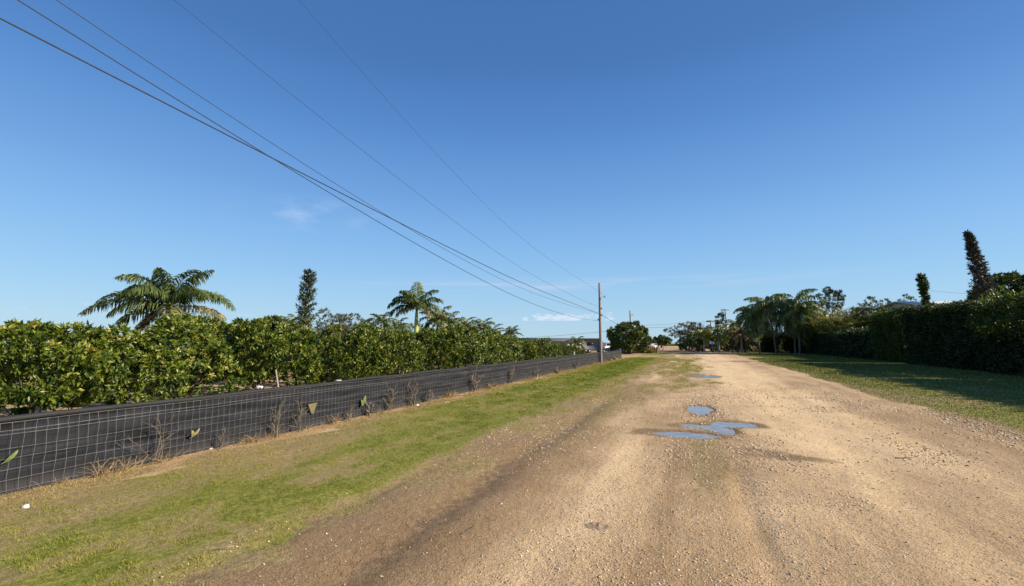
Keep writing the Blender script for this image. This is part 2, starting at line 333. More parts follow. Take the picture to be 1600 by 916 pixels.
def terrain_mat():
    n = NT('earth_and_grass')
    pa = n.attr('pale'); gr = n.attr('grass'); da = n.attr('damp'); dry = n.attr('dry')
    nf = n.noise(9, 6, .65); nm = n.noise(1.3, 5, .6); ng = n.noise(55, 4, .7); ns = n.noise(2.2, 5, .6, (1.6, .35, 1))
    sand = n.ramp(n.math('ADD', pa, n.math('MULTIPLY', n.math('SUBTRACT', nm, .5), .45)), [(0, (.29, .195, .10)), (.3, (.40, .275, .145)), (.55, (.56, .40, .222)), (1, (.80, .60, .345))])
    sand = n.mix(n.rng(ns, .5, .75, 0, .35), sand, (.37, .27, .18))
    sand = n.mix(n.rng(ng, .36, .5, .75, 0), sand, (.23, .165, .10))
    sand = n.mix(n.rng(ng, .57, .68, 0, .7), sand, (.74, .60, .43))
    v = n.vor(38); peb = n.rng(v.outputs['Distance'], .18, .42, 1, 0)
    vc = n.N('ShaderNodeSeparateColor'); n.L(v.outputs['Color'], vc.inputs[0]); sel = n.rng(vc.outputs[0], .62, .68)
    pm = n.math('MULTIPLY', peb, sel); sand = n.mix(n.math('MULTIPLY', pm, .7), sand, n.ramp(vc.outputs[1], [(0, (.30, .22, .16)), (1, (.68, .57, .44))]))
    wet = n.mix(n.rng(nf, .3, .7), (.17, .112, .058), (.30, .205, .11))
    base = n.mix(n.rng(n.math('ADD', da, n.math('MULTIPLY', n.math('SUBTRACT', nf, .5), .5)), .12, .85, 0, .92), sand, wet)
    green = n.ramp(n.noise(16, 6, .75), [(.25, (.08, .09, .02)), (.45, (.18, .19, .035)), (.6, (.30, .29, .065)), (.8, (.42, .34, .14))])
    tan_ = n.ramp(n.noise(11, 6, .75), [(.25, (.14, .11, .045)), (.5, (.31, .235, .115)), (.75, (.48, .36, .20))])
    green = n.mix(n.rng(n.math('ADD', dry, n.math('MULTIPLY', n.math('SUBTRACT', nm, .5), .7)), .25, .75), green, tan_)
    mask = n.rng(n.math('ADD', gr, n.math('MULTIPLY', n.math('SUBTRACT', nf, .5), 1.1)), .33, .62)
    col = n.mix(mask, base, green)
    hh = n.math('ADD', n.math('MULTIPLY', ng, .5), n.math('ADD', n.math('MULTIPLY', pm, .7), n.math('MULTIPLY', nf, 1.2)))
    n.bsdf(col, n.rng(da, .5, 1, .95, .6), .2, n.bump(hh, .9, .035)); return n.m
MT['earth'] = terrain_mat()
def dryness(x, y):
    n = fbm(x * .8, y * .5, 71, 4)
    d = 1 - sstep(-8.0, -6.9, x + (n - .5) * 1.2)
    nearf = 1 - sstep(7, 15, y); n5 = fbm(x * 1.8, y * 1.1, 77, 4)
    d = np.maximum(d, nearf * (.50 + .6 * (n5 - .3)) * (1 - sstep(-6.7, -5.2, x + (n - .5) * 2.2)))
    d = np.maximum(d, .55 * sstep(.5, .62, n5))
    d = np.maximum(d, .8 * sstep(-4.6, -3.9, x + (n - .5) * .8) * (1 - sstep(6.0, 6.3, x)))
    d = np.where(x > 6.2, .25 + .5 * (1 - sstep(6.4, 7.6, x)) + .3 * sstep(.5, .7, n), d)
    d = np.where(x < -8.8, .75, d)
    d = np.where((y > 98) & (x > -22) & (x < 9), .85, d)
    return np.clip(d, 0, 1)
def sheet(name, xs, ys, dz, clip=None):
    X, Y = np.meshgrid(xs, ys); Z = height(X, Y) + dz(X, Y)
    nx, ny = len(xs), len(ys); i = (np.arange(ny - 1)[:, None] * nx + np.arange(nx - 1)[None]).ravel()
    q = np.stack([i, i + 1, i + nx + 1, i + nx], 1)
    if clip is not None:
        ok = clip((X[:-1, :-1] + X[1:, 1:]) / 2, (Y[:-1, :-1] + Y[1:, 1:]) / 2).ravel(); q = q[ok]
    m = MB(); m.add(np.stack([X, Y, Z], -1).reshape(-1, 3), q)
    o = m.build(name, MT['earth'], smooth=True, attrs={'grass': grassy(X, Y).ravel(), 'damp': damp(X, Y).ravel(), 'dry': dryness(X, Y).ravel(), 'pale': pale(X, Y).ravel()})
    return tag(o, kind='structure')
def grow(a, b, s0, k):
    r = [a]; s = s0
    while r[-1] < b: r.append(r[-1] + s); s *= k
    return np.array(r)
ys = np.concatenate([[-2000, -400, -80, -20, -6], grow(-2, 2500, .09, 1.018)])
xr = grow(7.5, 2500, .15, 1.09); xl = -grow(9.0, 2500, .15, 1.09)[::-1]
xs = np.concatenate([xl, np.arange(-8.9, 7.45, .11), xr])
RL, RRt = -4.35, 6.45
def edge_in(x, y): return (x > RL + .5 * (fbm(y * .5, y * 0 + 2, 81, 3) - .5) * 2) & (x < RRt + .25 * (fbm(y * .6, y * 0 + 5, 82, 4) - .5) * 2) 
sheet('ground', xs, ys, lambda x, y: -.07 * (sstep(RL + .7, RL + 1.1, x) * (1 - sstep(RRt - .55, RRt - .35, x))) * (y < 104) )
ysr = np.concatenate([[-12, -6, -3], grow(1, 102, .045, 1.0085)])
sheet('dirt_road', np.arange(RL - .6, RRt + .4, .045), ysr, lambda x, y: x * 0 + .004, edge_in)
# puddle water
def water():
    for k, (x0, x1, y0, y1) in enumerate([(-1.3, 1.7, 10.3, 13.6), (-.6, .8, 13.7, 16.8), (-.8, 1.8, 28, 32)]):
        gx = np.arange(x0, x1, .03); gy = np.arange(y0, y1, .05); X, Y = np.meshgrid(gx, gy); nx = len(gx)
        i = (np.arange(len(gy) - 1)[:, None] * nx + np.arange(nx - 1)[None]).ravel(); q = np.stack([i, i + 1, i + nx + 1, i + nx], 1)
        ok = (puddle((X[:-1, :-1] + X[1:, 1:]) / 2, (Y[:-1, :-1] + Y[1:, 1:]) / 2) > -.12).ravel()
        m = MB(); m.add(np.stack([X, Y, X * 0 + WLEV], -1), q[ok])
        tag(m.build('puddle_water', MT['water'], smooth=True), kind='structure')
w_ = NT('puddle_water'); w_.bsdf(w_.mix(w_.rng(w_.noise(4, 4), .4, .65), (.19, .17, .15), (.29, .26, .215)), .13, .34, w_.bump(w_.noise(9, 4), .12, .01)); MT['water'] = w_.m
water()

# ------------------------------------------------------------------ grass and stones
def blades(name, mat, P, hgt, wid, tone, label, lean=.5):
    n = len(P); hgt = np.broadcast_to(hgt, (n,)); an = R.random(n) * 2 * pi; d = np.stack([np.cos(an), np.sin(an), 0 * an], 1)
    ln = np.stack([R.normal(size=n) * lean, R.normal(size=n) * lean, np.ones(n)], 1); ln = nrm(ln)
    h = (hgt * (0.5 + R.random(n)))[:, None]; w = np.broadcast_to(wid, (n,))[:, None]
    v = np.stack([P - d * w / 2, P + d * w / 2, P + ln * h], 1).reshape(-1, 3)
    t = np.arange(n * 3).reshape(-1, 3); m = MB(); m.add(v, None, t, np.repeat(np.clip(tone, 0, 1), 3))
    o = m.build(name, mat); tag(o, label, 'grass', kind='stuff'); return o
def scatter(n, x0, x1, y0, y1, power=1.0):
    x = x0 + (x1 - x0) * R.random(n); u = R.random(n)
    y = y0 * (y1 / y0) ** u if power else y0 + (y1 - y0) * u
    return x, y
def zz(x, y): return height(x, y)
x, y = scatter(600000, -8.5, 1.6, 2.4, 62)
g = grassy(x, y); keep = R.random(len(x)) < np.clip(g * 1.15 - .1, .0, 1) ** 1.3; x, y = x[keep], y[keep]
dr = dryness(x, y); tone = .10 + .66 * dr + R.normal(size=len(x)) * .17 + .4 * (fbm(x * 3, y * 2, 5, 3) - .5)
sz = np.clip(y / 9, .7, 5)
blades('verge_grass', MT['grass'], np.stack([x, y, zz(x, y) - .004], 1), .030 * sz ** .45 * (.5 + 1.3 * sstep(.4, .7, fbm(x * 6, y * 5, 15, 3))), .0075 * sz, tone, 'short green grass with dry patches on the left verge beside the dirt road', .9)
x, y = scatter(60000, -4.6, 1.4, 2.6, 22); k = R.random(len(x)) < (.10 + .9 * sstep(.45, .62, fbm(x * 1.6, y * .9, 19, 4))) * (1 - sstep(-1.6, 1.0, x)) * (1 - .8 * rutline(x, y, -2.85, .3, 2, 17)) * .8; x, y = x[k], y[k]; sz = np.clip(y / 7, .7, 3)
blades('dead_grass', MT['straw'], np.stack([x, y, zz(x, y)], 1), .014 * sz ** .5, .007 * sz, R.random(len(x)) * .9 - .1, 'dead grass bits and thatch strewn over the brown dirt left of the wheel tracks', 2.2)
x, y = scatter(200000, 6.2, 21, 8, 100)
keep = R.random(len(x)) < grassy(x, y); x, y = x[keep], y[keep]; sz = np.clip(y / 9, .7, 8)
blades('lawn_grass', MT['lawn'], np.stack([x, y, zz(x, y) - .004], 1), .035 * sz ** .5, .010 * sz, .15 + .6 * dryness(x, y) + R.normal(size=len(x)) * .15, 'mown olive green lawn between the dirt road and the tall hedge', .9)
x, y = scatter(42000, -8.55, -7.35, 2.6, 62); k = R.random(len(x)) < np.exp(-((x + 8.35) / .42) ** 2) * sstep(.3, .6, fbm(x * 2, y * .8, 9, 3)) + .06; x, y = x[k], y[k]; sz = np.clip(y / 9, .7, 5)
blades('dry_litter', MT['straw'], np.stack([x, y, zz(x, y)], 1), (.045 + .13 * sstep(.5, .75, fbm(y * 1.7, x * 1.5, 29, 3)) * (x < -8.2)) * sz ** .4, .009 * sz, R.random(len(x)), 'tan straw and dead leaves littering the foot of the black fence', 1.6)

def stones():
    x, y = scatter(260000, -4.4, 8.2, 2.6, 26)
    p = .10 + .95 * sstep(.5, .72, fbm(x * .8, y * .55, 51, 4)) + .35 * sstep(.2, 1.0, -np.abs(x - .2) + 1.4)
    p = p * (x < 6.6) * (puddle(x, y) < -.02) * (.45 + .55 * sstep(-3, -1, x)) * (1 - .6 * grassy(x, y)) * (1 - .65 * sstep(.5, 1.3, x) * (1 - sstep(3, 4.4, x)) * sstep(9, 12, y))
    k = R.random(len(x)) < p * .75; x, y = x[k], y[k]; n = len(x)
    s = (.0036 + .011 * R.random(n) ** 5) * np.clip(y / 7, .85, 2.0)
    O = np.array([[1, 0, 0], [0, 1, 0], [-1, 0, 0], [0, -1, 0], [0, 0, .75], [0, 0, -.7]], float)
    v = O[None] * (1 + .35 * R.normal(size=(n, 6, 1)) * .8) * s[:, None, None]
    a = R.random(n) * pi; ca, sa = np.cos(a)[:, None], np.sin(a)[:, None]
    vx = v[..., 0] * ca - v[..., 1] * sa; vy = (v[..., 0] * sa + v[..., 1] * ca); v = np.stack([vx * 1.3, vy, v[..., 2]], -1)
    v = v + np.stack([x, y, zz(x, y) + .004 + s * .25], 1)[:, None]
    f = np.array([[0, 1, 4], [1, 2, 4], [2, 3, 4], [3, 0, 4], [1, 0, 5], [2, 1, 5], [3, 2, 5], [0, 3, 5]])
    t = (np.arange(n) * 6)[:, None, None] + f[None]
    m = MB(); m.add(v.reshape(-1, 3), None, t.reshape(-1, 3), np.repeat(R.random(n), 6))
    mm = NT('loose_stone'); mm.bsdf(mm.ramp(mm.attr('rnd'), [(0, (.38, .27, .16)), (.5, (.58, .43, .27)), (1, (.80, .68, .50))]), .95, .15)
    tag(m.build('gravel', mm.m), 'loose pale limestone gravel spread over the dirt road', 'gravel', kind='stuff')
stones()

# ------------------------------------------------------------------ fence
FX = -8.5
def fence():
    t = thing('wire_fence', (FX, 30, 0), 'long black shade cloth fence faced with galvanised wire mesh along the left verge', 'fence')
    def rel(p): return np.asarray(p, float) - np.array([FX, 30, 0])
    Y0, Y1 = -1.0, 60.0
    wob = lambda y, z: .02 * (fbm(y * .8, z * 1.5, 101, 3) - .5) * 2
    # woven wire: stays and line wires
    m = MB(); zr = np.array([.06, .20, .335, .47, .60, .79, .84, .945]); yy = np.arange(Y0, Y1, .12)
    for i, y in enumerate(yy):
        z = np.concatenate([[.0], zr]); yv = y + .007 * np.sin(np.arange(len(z)) * 2.1 + i * 1.7) + .028 * (fbm(np.full(len(z), y * 2.3), z * 3, 111, 2) - .5)
        r = .0022 if y < 20 else .0032
        m.tube(rel(np.stack([FX + .035 + wob(yv, z), yv, z], 1)), r, 3, cap=False)
    for z in zr:
        y = np.arange(Y0, Y1 + .1, .24); m.tube(rel(np.stack([FX + .035 + wob(y, z), y, z + .005 * np.sin(y * 2.6 + z * 9) + .012 * (fbm(y * .7, y * 0 + z, 120, 2) - .5)], 1)), .0022 if z < .75 else .003, 3, cap=False)
    m.build('wire_mesh', MT['wire'], t)
    # shade cloth with horizontal folds
    ya = np.arange(Y0, Y1 + .1, .12); za = np.linspace(-.03, .955, 26); Y, Z = np.meshgrid(ya, za)
    D = .030 * (fbm(Y * .35 + Z * 2, Z * 9, 131, 4) - .5) + .012 * np.sin(Z * 26 + 2 * fbm(Y * .3, Z * 0, 132, 2))
    topw = .02 * (fbm(Y * .45, Y * 0, 141, 3) - .5) * 2
    nx = len(ya); i = (np.arange(len(za) - 1)[:, None] * nx + np.arange(nx - 1)[None]).ravel()
    m = MB(); m.add(rel(np.stack([FX + D - .02, Y, Z + topw * Z], -1)), np.stack([i, i + 1, i + nx + 1, i + nx], 1))
    n = NT('black_shade_cloth'); k = n.noise(2.2, 5, .6, (1, .5, 5)); w = n.noise(160, 2, .5)
    c = n.mix(n.rng(k, .3, .7), (.011, .0125, .016), (.031, .034, .042)); pz = n.N('ShaderNodeSeparateXYZ'); n.L(n.N('ShaderNodeNewGeometry').outputs['Position'], pz.inputs[0])
    c = n.mix(n.math('MULTIPLY', n.rng(n.math('ADD', pz.outputs[2], n.math('MULTIPLY', k, .25)), .12, .45, 1, 0), .55), c, (.055, .054, .055))
    n.bsdf(c, .9, .12, n.bump(n.math('ADD', k, n.math('MULTIPLY', w, .2)), .5, .02)); MT['cloth'] = n.m
    m.build('shade_cloth', n.m, t, smooth=True)
    tw = .02 * (fbm(ya * .45, ya * 0, 141, 3) - .5) * 2
    m = MB(); z = .985 + tw * .95 + .008 * np.sin(ya * 1.9)
    m.tube(rel(np.stack([FX - .01 + 0 * ya, ya, z], 1)), .036 + .007 * fbm(ya * 2, ya * 0, 142, 2), 8)
    n2 = NT('rolled_cloth_edge'); kk = n2.noise(3, 4, .6, (1, .6, 6)); n2.bsdf(n2.mix(kk, (.012, .012, .014), (.035, .035, .038)), .7, .3, n2.bump(kk, .4, .02))
    m.build('rolled_hem', n2.m, t, smooth=True)
    # end posts
    for y in (Y1, 44.0):
        p = MB(); p.tube(rel([(FX - .1, y, -.1), (FX - .1, y, 1.12)]), .035, 8); p.build('fence_post', MT['metal'], t)
    # torn flaps where yellowed cloth shows
    p = MB(); q0 = onX(488, 637, FX + .05); y0, z0 = q0[1], q0[2]
    p.add(rel([(FX + .045, y0 - .13, z0 + .09), (FX + .05, y0 + .15, z0 + .10), (FX + .06, y0 + .04, z0 - .14), (FX + .055, y0 - .03, z0 - .13)]), [[0, 1, 2, 3]], a=.7)
    p.add(rel([(FX + .05, y0 - .12, z0 + .10), (FX + .05, y0 + .15, z0 + .12), (FX + .01, y0 + .15, z0 + .085), (FX + .01, y0 - .12, z0 + .075)]), [[0, 1, 2, 3]], a=.1)
    tag(p.build('torn_flap', plain('yellowed_patch', (.14, .125, .065), .8, .25, 20), t), 'yellowish triangular torn flap')
fence()

# broad leaves poking through the mesh
def poke(px, py, shape, label, mat, s=1.0):
    q = onX(px, py, FX + .07)
    o = thing('broad_leaf', (q[0], q[1], q[2]), label, 'leaf')
    m = MB()
    for (dy, dz, ln, w) in shape:
        k = np.array([0, dy, dz]); k = k / np.linalg.norm(k); sd = np.array([0, -k[2], k[1]]); L_ = ln * s; W = w * s
        ts = np.linspace(0, 1, 6); wd = W * np.sin(np.clip(ts * 1.15 + .12, 0, 1) * pi) ** .7 * .5
        ctr = k[None] * (ts * L_)[:, None] + np.stack([.04 * np.sin(ts * 3), 0 * ts, 0 * ts], 1)
        v = np.concatenate([ctr - sd * wd[:, None], ctr + sd * wd[:, None]]); i = np.arange(5)
        m.add(v, np.stack([i, i + 1, i + 7, i + 6], 1), a=R.random())
        m.tube([ctr[0] - k * .04 - np.array([.05, 0, 0]), ctr[0]], .006, 4)
    m.build('leaf_blade', mat, o, smooth=True)
lm = plain('pale_green_leaf', (.13, .18, .06), .6, .25, 14); lt = plain('tan_leaf', (.22, .20, .09), .7, .25, 14)
poke(301, 682, [(-.35, 1, .16, .06), (.75, 1, .21, .05)], 'two pronged yellowish leaf poking through the mesh, right of the tallest twig clump', lt)
poke(8, 722, [(.7, .9, .22, .05)], 'narrow pale green leaf poking through the mesh at the left end of the fence', lm)
poke(566, 634, [(.35, 1, .36, .13), (-.4, .8, .25, .08)], 'upright green leaf sticking out of the fence beside the broken stump', lm)

# weeds at the fence foot
def weed(px, py, h, kind, label, n=None):
    q = onX(px, py, FX + .17); X = FX + .17 + .06 * R.normal() * .5; Y = q[1]
    o = thing('dry_weed', (X, Y, float(height(np.array(X), np.array(Y))) - .01), label, 'weed', 'dead weeds along the foot of the fence')
    m = MB(); th = max(.0022, .0009 * Y)
    def twig(p, d, L, r, lev):
        k = 5; pts = [np.array(p)]; dd = np.array(d)
        for i in range(k): dd = nrm(dd + R.normal(size=3) * .16 * np.array([.6, 1, 1]) + np.array([0, 0, .06])); pts.append(pts[-1] + dd * L / k)
        m.tube(pts, np.linspace(r, r * .45, k + 1), 3, a=R.random(), cap=False)
        if lev > 0:
            for j in range(3 if lev > 1 else 4):
                i = int(R.integers(1, k + 1)); twig(pts[i], nrm(dd + R.normal(size=3) * .7 * np.array([.45, 1, .8])), L * (.35 + .3 * R.random()), r * .6, lev - 1)
    if kind == 'twig':
        for j in range(n or 5): twig((0, R.normal() * .05, 0), nrm(np.array([R.normal() * .15, R.normal() * .3, 1.])), h * (.6 + .4 * R.random()), th * 1.5, 2)
    elif kind == 'stump':
        for ly in (-.5, .1, .55): twig((0, 0, 0), nrm(np.array([.1, ly, 1.])), h * (.6 + .3 * R.random()), th * 3.2, 1)
    else:
        for j in range(n or 26):
            d = nrm(np.array([R.normal() * .35, R.normal() * .6 + .25, .75])); L = h * (.4 + .8 * R.random())
            ts = np.linspace(0, 1, 5)[:, None]; pts = np.array([0, R.normal() * .12, 0]) + d * L * ts + np.array([0, 0, -.35 * L]) * ts ** 2
            m.tube(pts, np.linspace(th * 1.3, th * .4, 5), 3, a=R.random(), cap=False)
    m.build('stem', MT['straw'] if kind == 'straw' else MT['twig'], o)
W = [(95, 745, .22, 'straw', 'low dry straw tuft with some green at its foot, left end of the fence'), (160, 735, .42, 'straw', 'spray of pale dry stems leaning right, left of the tallest twig clump'),
     (195, 728, .38, 'straw', 'second leaning spray of dry stems, just left of the tallest twig clump'), (243, 714, .62, 'twig', 'tallest grey twig clump near the left end of the fence'),
     (262, 712, .30, 'straw', 'blond straw tuft at the foot of the tallest twig clump'), (340, 695, .34, 'twig', 'pale forked dead stem right of the two pronged leaf'),
     (388, 684, .36, 'straw', 'upright straw tuft halfway between the two pronged leaf and the torn flap'), (436, 676, .68, 'twig', 'wide cloud of fine grey twigs left of the yellow torn flap'),
     (468, 668, .48, 'twig', 'smaller grey twig clump just left of the yellow torn flap'), (484, 664, .16, 'straw', 'tiny straw tuft directly below the yellow torn flap'),
     (522, 656, .42, 'straw', 'reddish straw tuft right of the yellow torn flap'), (545, 650, .30, 'twig', 'thin dead stems left of the broken stump'),
     (578, 648, .52, 'stump', 'broken dark stump with pale dead branches under the green leaf'), (612, 640, .70, 'twig', 'tall curved dead stalks right of the broken stump'),
     (645, 633, .80, 'twig', 'tall bushy dead weed in the middle stretch of the fence'), (668, 628, .45, 'twig', 'short dead weed right of the tall bushy one'),
     (705, 620, .50, 'straw', 'straw clump where the verge narrows, middle of the fence'), (742, 612, .85, 'twig', 'tallest dead weed on the far half of the fence'),
     (765, 606, .55, 'straw', 'blond straw clump right of the tallest far weed'), (800, 599, .70, 'twig', 'grey twig clump two thirds along the fence'),
     (838, 590, .60, 'twig', 'hazy twig clump further along the fence, left of the pole'), (870, 583, .55, 'straw', 'pinkish straw clump not far left of the utility pole'),
     (900, 576, .60, 'twig', 'twig clump close to the left side of the utility pole'), (926, 570, .55, 'straw', 'straw clump touching the left side of the pole foot')]
for w in W: weed(*w)
for px, py, lab in [(950, 566, 'brown straw clump just right of the pole foot'), (962, 561, 'brown straw clump at the far end of the fence')]: weed(px, py, .6, 'straw', lab, 40)

# little litter
def scrap(px, py, size, label, mat, name='litter_scrap', flat=.3, cat='litter'):
    d = _f + _r * (px - 800) / F + _u * (458 - py) / F; t = -H / d[2]; X, Y = d[0] * t, d[1] * t
    n = 10; m = MB(); an = np.arange(n) * 2 * pi / n; r = size * (.6 + .5 * R.random(n))
    top = np.stack([np.cos(an) * r * .7, np.sin(an) * r * .7, size * flat * (.6 + .6 * R.random(n))], 1); bot = np.stack([np.cos(an) * r, np.sin(an) * r, 0 * an - .004], 1)
    i = np.arange(n); j = (i + 1) % n; m.add(np.concatenate([bot, top, [[0, 0, size * flat * 1.2]]]), np.stack([i, j, j + n, i + n], 1), np.stack([i + n, j + n, i * 0 + 2 * n], 1))
    o = m.build(name, mat, loc=(X, Y, float(height(np.array(X), np.array(Y))) + .004)); tag(o, label, cat)
scrap(40, 793, .045, 'crumpled white scrap lying in the dry grass near the left end of the fence', MT['white'], flat=.6)
scrap(330, 702, .05, 'flat white scrap at the fence foot below the two pronged leaf', MT['white'])
scrap(652, 634, .06, 'small white stone at the fence foot by the bushy dead weed', MT['white'], 'white_stone', .5, 'stone')
scrap(1372, 563, .28, 'white stone at the hedge foot, leftmost of three on the shaded lawn', MT['white'], 'white_stone', .5, 'stone')
scrap(1387, 563, .22, 'white stone at the hedge foot, middle one of three on the shaded lawn', MT['white'], 'white_stone', .5, 'stone')
scrap(1397, 563, .22, 'white stone at the hedge foot, rightmost of three on the shaded lawn', MT['white'], 'white_stone', .5, 'stone')
def ground_px(px, py):
    d = _f + _r * (px - 800) / F + _u * (458 - py) / F; t = -H / d[2]; return np.array([d[0] * t, d[1] * t, 0.])
def clod():
    p = ground_px(935, 818); m = MB(); nr, na = 9, 40; an = np.arange(na) * 2 * pi / na; V = []
    for k in range(nr):
        rr = (k + .4) / nr * .13 * (1 + .5 * (fbm(np.cos(an) * 3 + 9, np.sin(an) * 3 + 9, 171, 3) - .5)); x_ = rr * np.cos(an) * 1.25; y_ = rr * np.sin(an)
        z_ = (.030 * fbm(x_ * 28 + 50, y_ * 28 + 50, 172, 3) ** 2) * (1 - (k / (nr - 1)) ** 2) * 1.3 - .003 * (k == nr - 1); V.append(np.stack([x_, y_, z_], 1))
    i = np.arange(na); j = (i + 1) % na; Q = np.concatenate([np.stack([k * na + i, k * na + na + i, k * na + na + j, k * na + j], 1) for k in range(nr - 1)])
    V.append([[0, 0, .02]]); m.add(np.concatenate(V), Q, np.stack([i, j, 0 * i + nr * na], 1))
    tag(m.build('soil_clod', plain('dark_clod', (.33, .24, .155), .95, .5, 60), loc=(p[0], p[1], float(height(np.array(p[0]), np.array(p[1]))) + .005)), 'flat dark patch of crumbled soil on the pale road in the foreground', 'clod')
clod()
for px, py, ln, an, lab, mt in [(335, 861, .16, .5, 'short pale stick lying in the green grass', 'palebark'), (735, 828, .16, 1.3, 'curved dark twig lying on the brown dirt', 'bark'), (1414, 716, .14, 0.1, 'short dark stick on the right side of the road', 'bark')]:
    p = ground_px(px, py); m = MB(); ts = np.linspace(-1, 1, 7)
    m.tube(np.stack([ts * ln * cos(an), ts * ln * sin(an) + .02 * ts ** 2, .012 + 0 * ts + .012 * np.sin(ts * 2)], 1), np.linspace(.009, .004, 7), 5)
    o = m.build('stick', MT[mt], loc=(p[0], p[1], float(height(np.array(p[0]), np.array(p[1]))) + .006)); tag(o, lab, 'stick')

# ------------------------------------------------------------------ trees
def limb_set(m, base, tips, r0, sides=5, wob=.08):
    for tp in tips:
        tp = np.asarray(tp, float); ts = np.linspace(0, 1, 6)[:, None]
        mid = base + (tp - base) * ts + np.array([0, 0, -.12]) * np.linalg.norm(tp - base) * np.sin(ts * pi) * np.sign(tp[2] - base[2] + .01)
        mid[1:-1] += R.normal(size=(4, 3)) * wob * .5 * np.linalg.norm(tp - base) * .3
        m.tube(mid, np.linspace(r0, r0 * .25, 6), sides, a=R.random())
def bush_meshes(name, h, w, trunk_h, ncl, npc, ll, lw, matl, matb, trunk_r=.07, zlow=.12, top=1.0, inner=.55, limbs=9, droop=.15, lobes=13):
    "lumpy domed crown of leaf rosettes on a forked trunk"
    rx = w / 2; zc = zlow * h + (h - zlow * h) * .5; rz = (h - zlow * h) * .5
    nl_ = lobes; g = (np.arange(nl_) + .5) / nl_; ph = np.arange(nl_) * 2.39996 + R.random() * 6
    cz = 1 - 1.75 * g; cr_ = np.sqrt(np.maximum(0, 1 - cz ** 2)); lr = .34 + .20 * R.random(nl_)
    LC = np.stack([cr_ * np.cos(ph), cr_ * np.sin(ph), cz], 1) * (.68 + .14 * R.random((nl_, 1))) * np.where(R.random((nl_, 1)) < .2, .8, 1)
    li = R.integers(0, nl_, ncl * 2); d = nrm(R.normal(size=(ncl * 2, 3)) + LC[li] * .9)
    Pn = LC[li] + d * (lr[li] * (inner + (1 - inner) * R.random(ncl * 2) ** .4))[:, None]
    dist = np.linalg.norm(Pn[:, None] - LC[None], axis=2) / lr[None]; dist[np.arange(len(li)), li] = 9
    k = dist.min(1) > .72; Pn = Pn[k][:ncl]; d = d[k][:ncl]
    P = Pn * np.array([rx, rx, rz * top]) + np.array([0, 0, zc]); P[:, 2] = np.maximum(P[:, 2], .04); n = len(P)
    cl = MB(); rep = np.repeat(np.arange(n), npc); c = P[rep]; out = nrm(d * np.array([1, 1, .8]))[rep]
    dr = nrm(R.normal(size=(len(rep), 3)) * .62 + out * .6 + np.array([0, 0, .1 - droop]))
    st = c + R.normal(size=(len(rep), 3)) * ll * .16
    ctone = np.clip(R.normal(size=n) * .2 + .42 + .12 * d[:, 2], 0, 1)[rep]  # upward-facing clusters toned lighter, painting lit tops into the crown
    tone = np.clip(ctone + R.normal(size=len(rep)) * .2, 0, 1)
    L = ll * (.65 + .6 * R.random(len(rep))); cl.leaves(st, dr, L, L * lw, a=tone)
    tr = MB(); b = np.array([0, 0, trunk_h]); tr.tube([(0, 0, -.1), (0.02, 0, trunk_h * .5), tuple(b)], [trunk_r * 1.3, trunk_r, trunk_r * .85], 7)
    pick = P[R.choice(n, min(limbs, n), replace=False)]; limb_set(tr, b, pick * np.array([.85, .85, .93]), trunk_r * .5)
    return cl.mesh(name + '_crown', matl), tr.mesh(name + '_trunk', matb, True)
def tree_thing(name, meshes, loc, label, cat, group=None, rz=0, sc=(1, 1, 1)):
    o = thing(name, loc, label, cat, group, rz); o.scale = sc
    for nm, me in zip(('crown', 'trunk'), meshes):
        c = bpy.data.objects.new(nm, me); C.objects.link(c); c.parent = o
    return o
ORD = ['first', 'second', 'third', 'fourth', 'fifth', 'sixth', 'seventh', 'eighth', 'ninth', 'tenth', 'eleventh', 'twelfth', 'thirteenth', 'fourteenth', 'fifteenth', 'sixteenth', 'seventeenth', 'eighteenth', 'nineteenth', 'twentieth', 'twenty-first', 'twenty-second', 'twenty-third']
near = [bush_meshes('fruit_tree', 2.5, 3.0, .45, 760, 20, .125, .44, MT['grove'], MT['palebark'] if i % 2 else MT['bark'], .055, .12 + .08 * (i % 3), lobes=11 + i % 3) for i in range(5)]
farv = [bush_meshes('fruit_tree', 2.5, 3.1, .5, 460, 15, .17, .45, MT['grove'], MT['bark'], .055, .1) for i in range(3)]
rowsX = [(-11.9, 3.0, 'front'), (-15.6, 3.3, 'second'), (-19.6, 3.6, 'third'), (-24, 4.0, 'fourth'), (-29, 4.4, 'fifth')]
def hscale(X, Y, r):
    px = topix((X, Y, 2.4))[0]
    k = np.interp(px, [0, 60, 130, 225, 320, 380, 440, 480, 560, 640, 700, 770, 830, 900], [2.2, 2.32, 2.16, 2.2, 2.75, 2.62, 2.4, 2.5, 2.5, 2.42, 2.9, 2.5, 2.0, 1.55])
    return k + (0, .05, .1, .15, .2)[r] if px < 760 else k + (0, .0, -.05, -.1, -.15)[r]
for r, (X, sp, nm) in enumerate(rowsX):
    Y = (1.7, 3.8, 2.6, 3.8, 2.6)[r]; i = 0
    while Y < 62:
        x = X + R.normal() * .25; y = Y + R.normal() * .25
        px, py, w = topix((x, y, 1.5)); Y += sp
        if w < 1 or px < -220 or px > 905: continue
        if px > 880: pass
        h = hscale(x, y, r) * (1 + R.normal() * .06 if r < 2 else .96); v = (near if (r == 0 and y < 26) or (r == 1 and y < 12) else farv); me = v[int(R.integers(len(v)))]
        big = 'rounded ' if h > 2.6 else ('low ' if h < 2.1 else 'bushy ')
        tree_thing('fruit_tree', me, (x, y, 0), f'{big}glossy fruit tree, {ORD[i]} from the left in the {nm} orchard row', 'fruit tree', 'fruit trees in the orchard behind the fence', R.random() * 6.28, (h / 2.5 * (.72 + .2 * R.random()), h / 2.5 * 1.02, h / 2.5)); i += 1

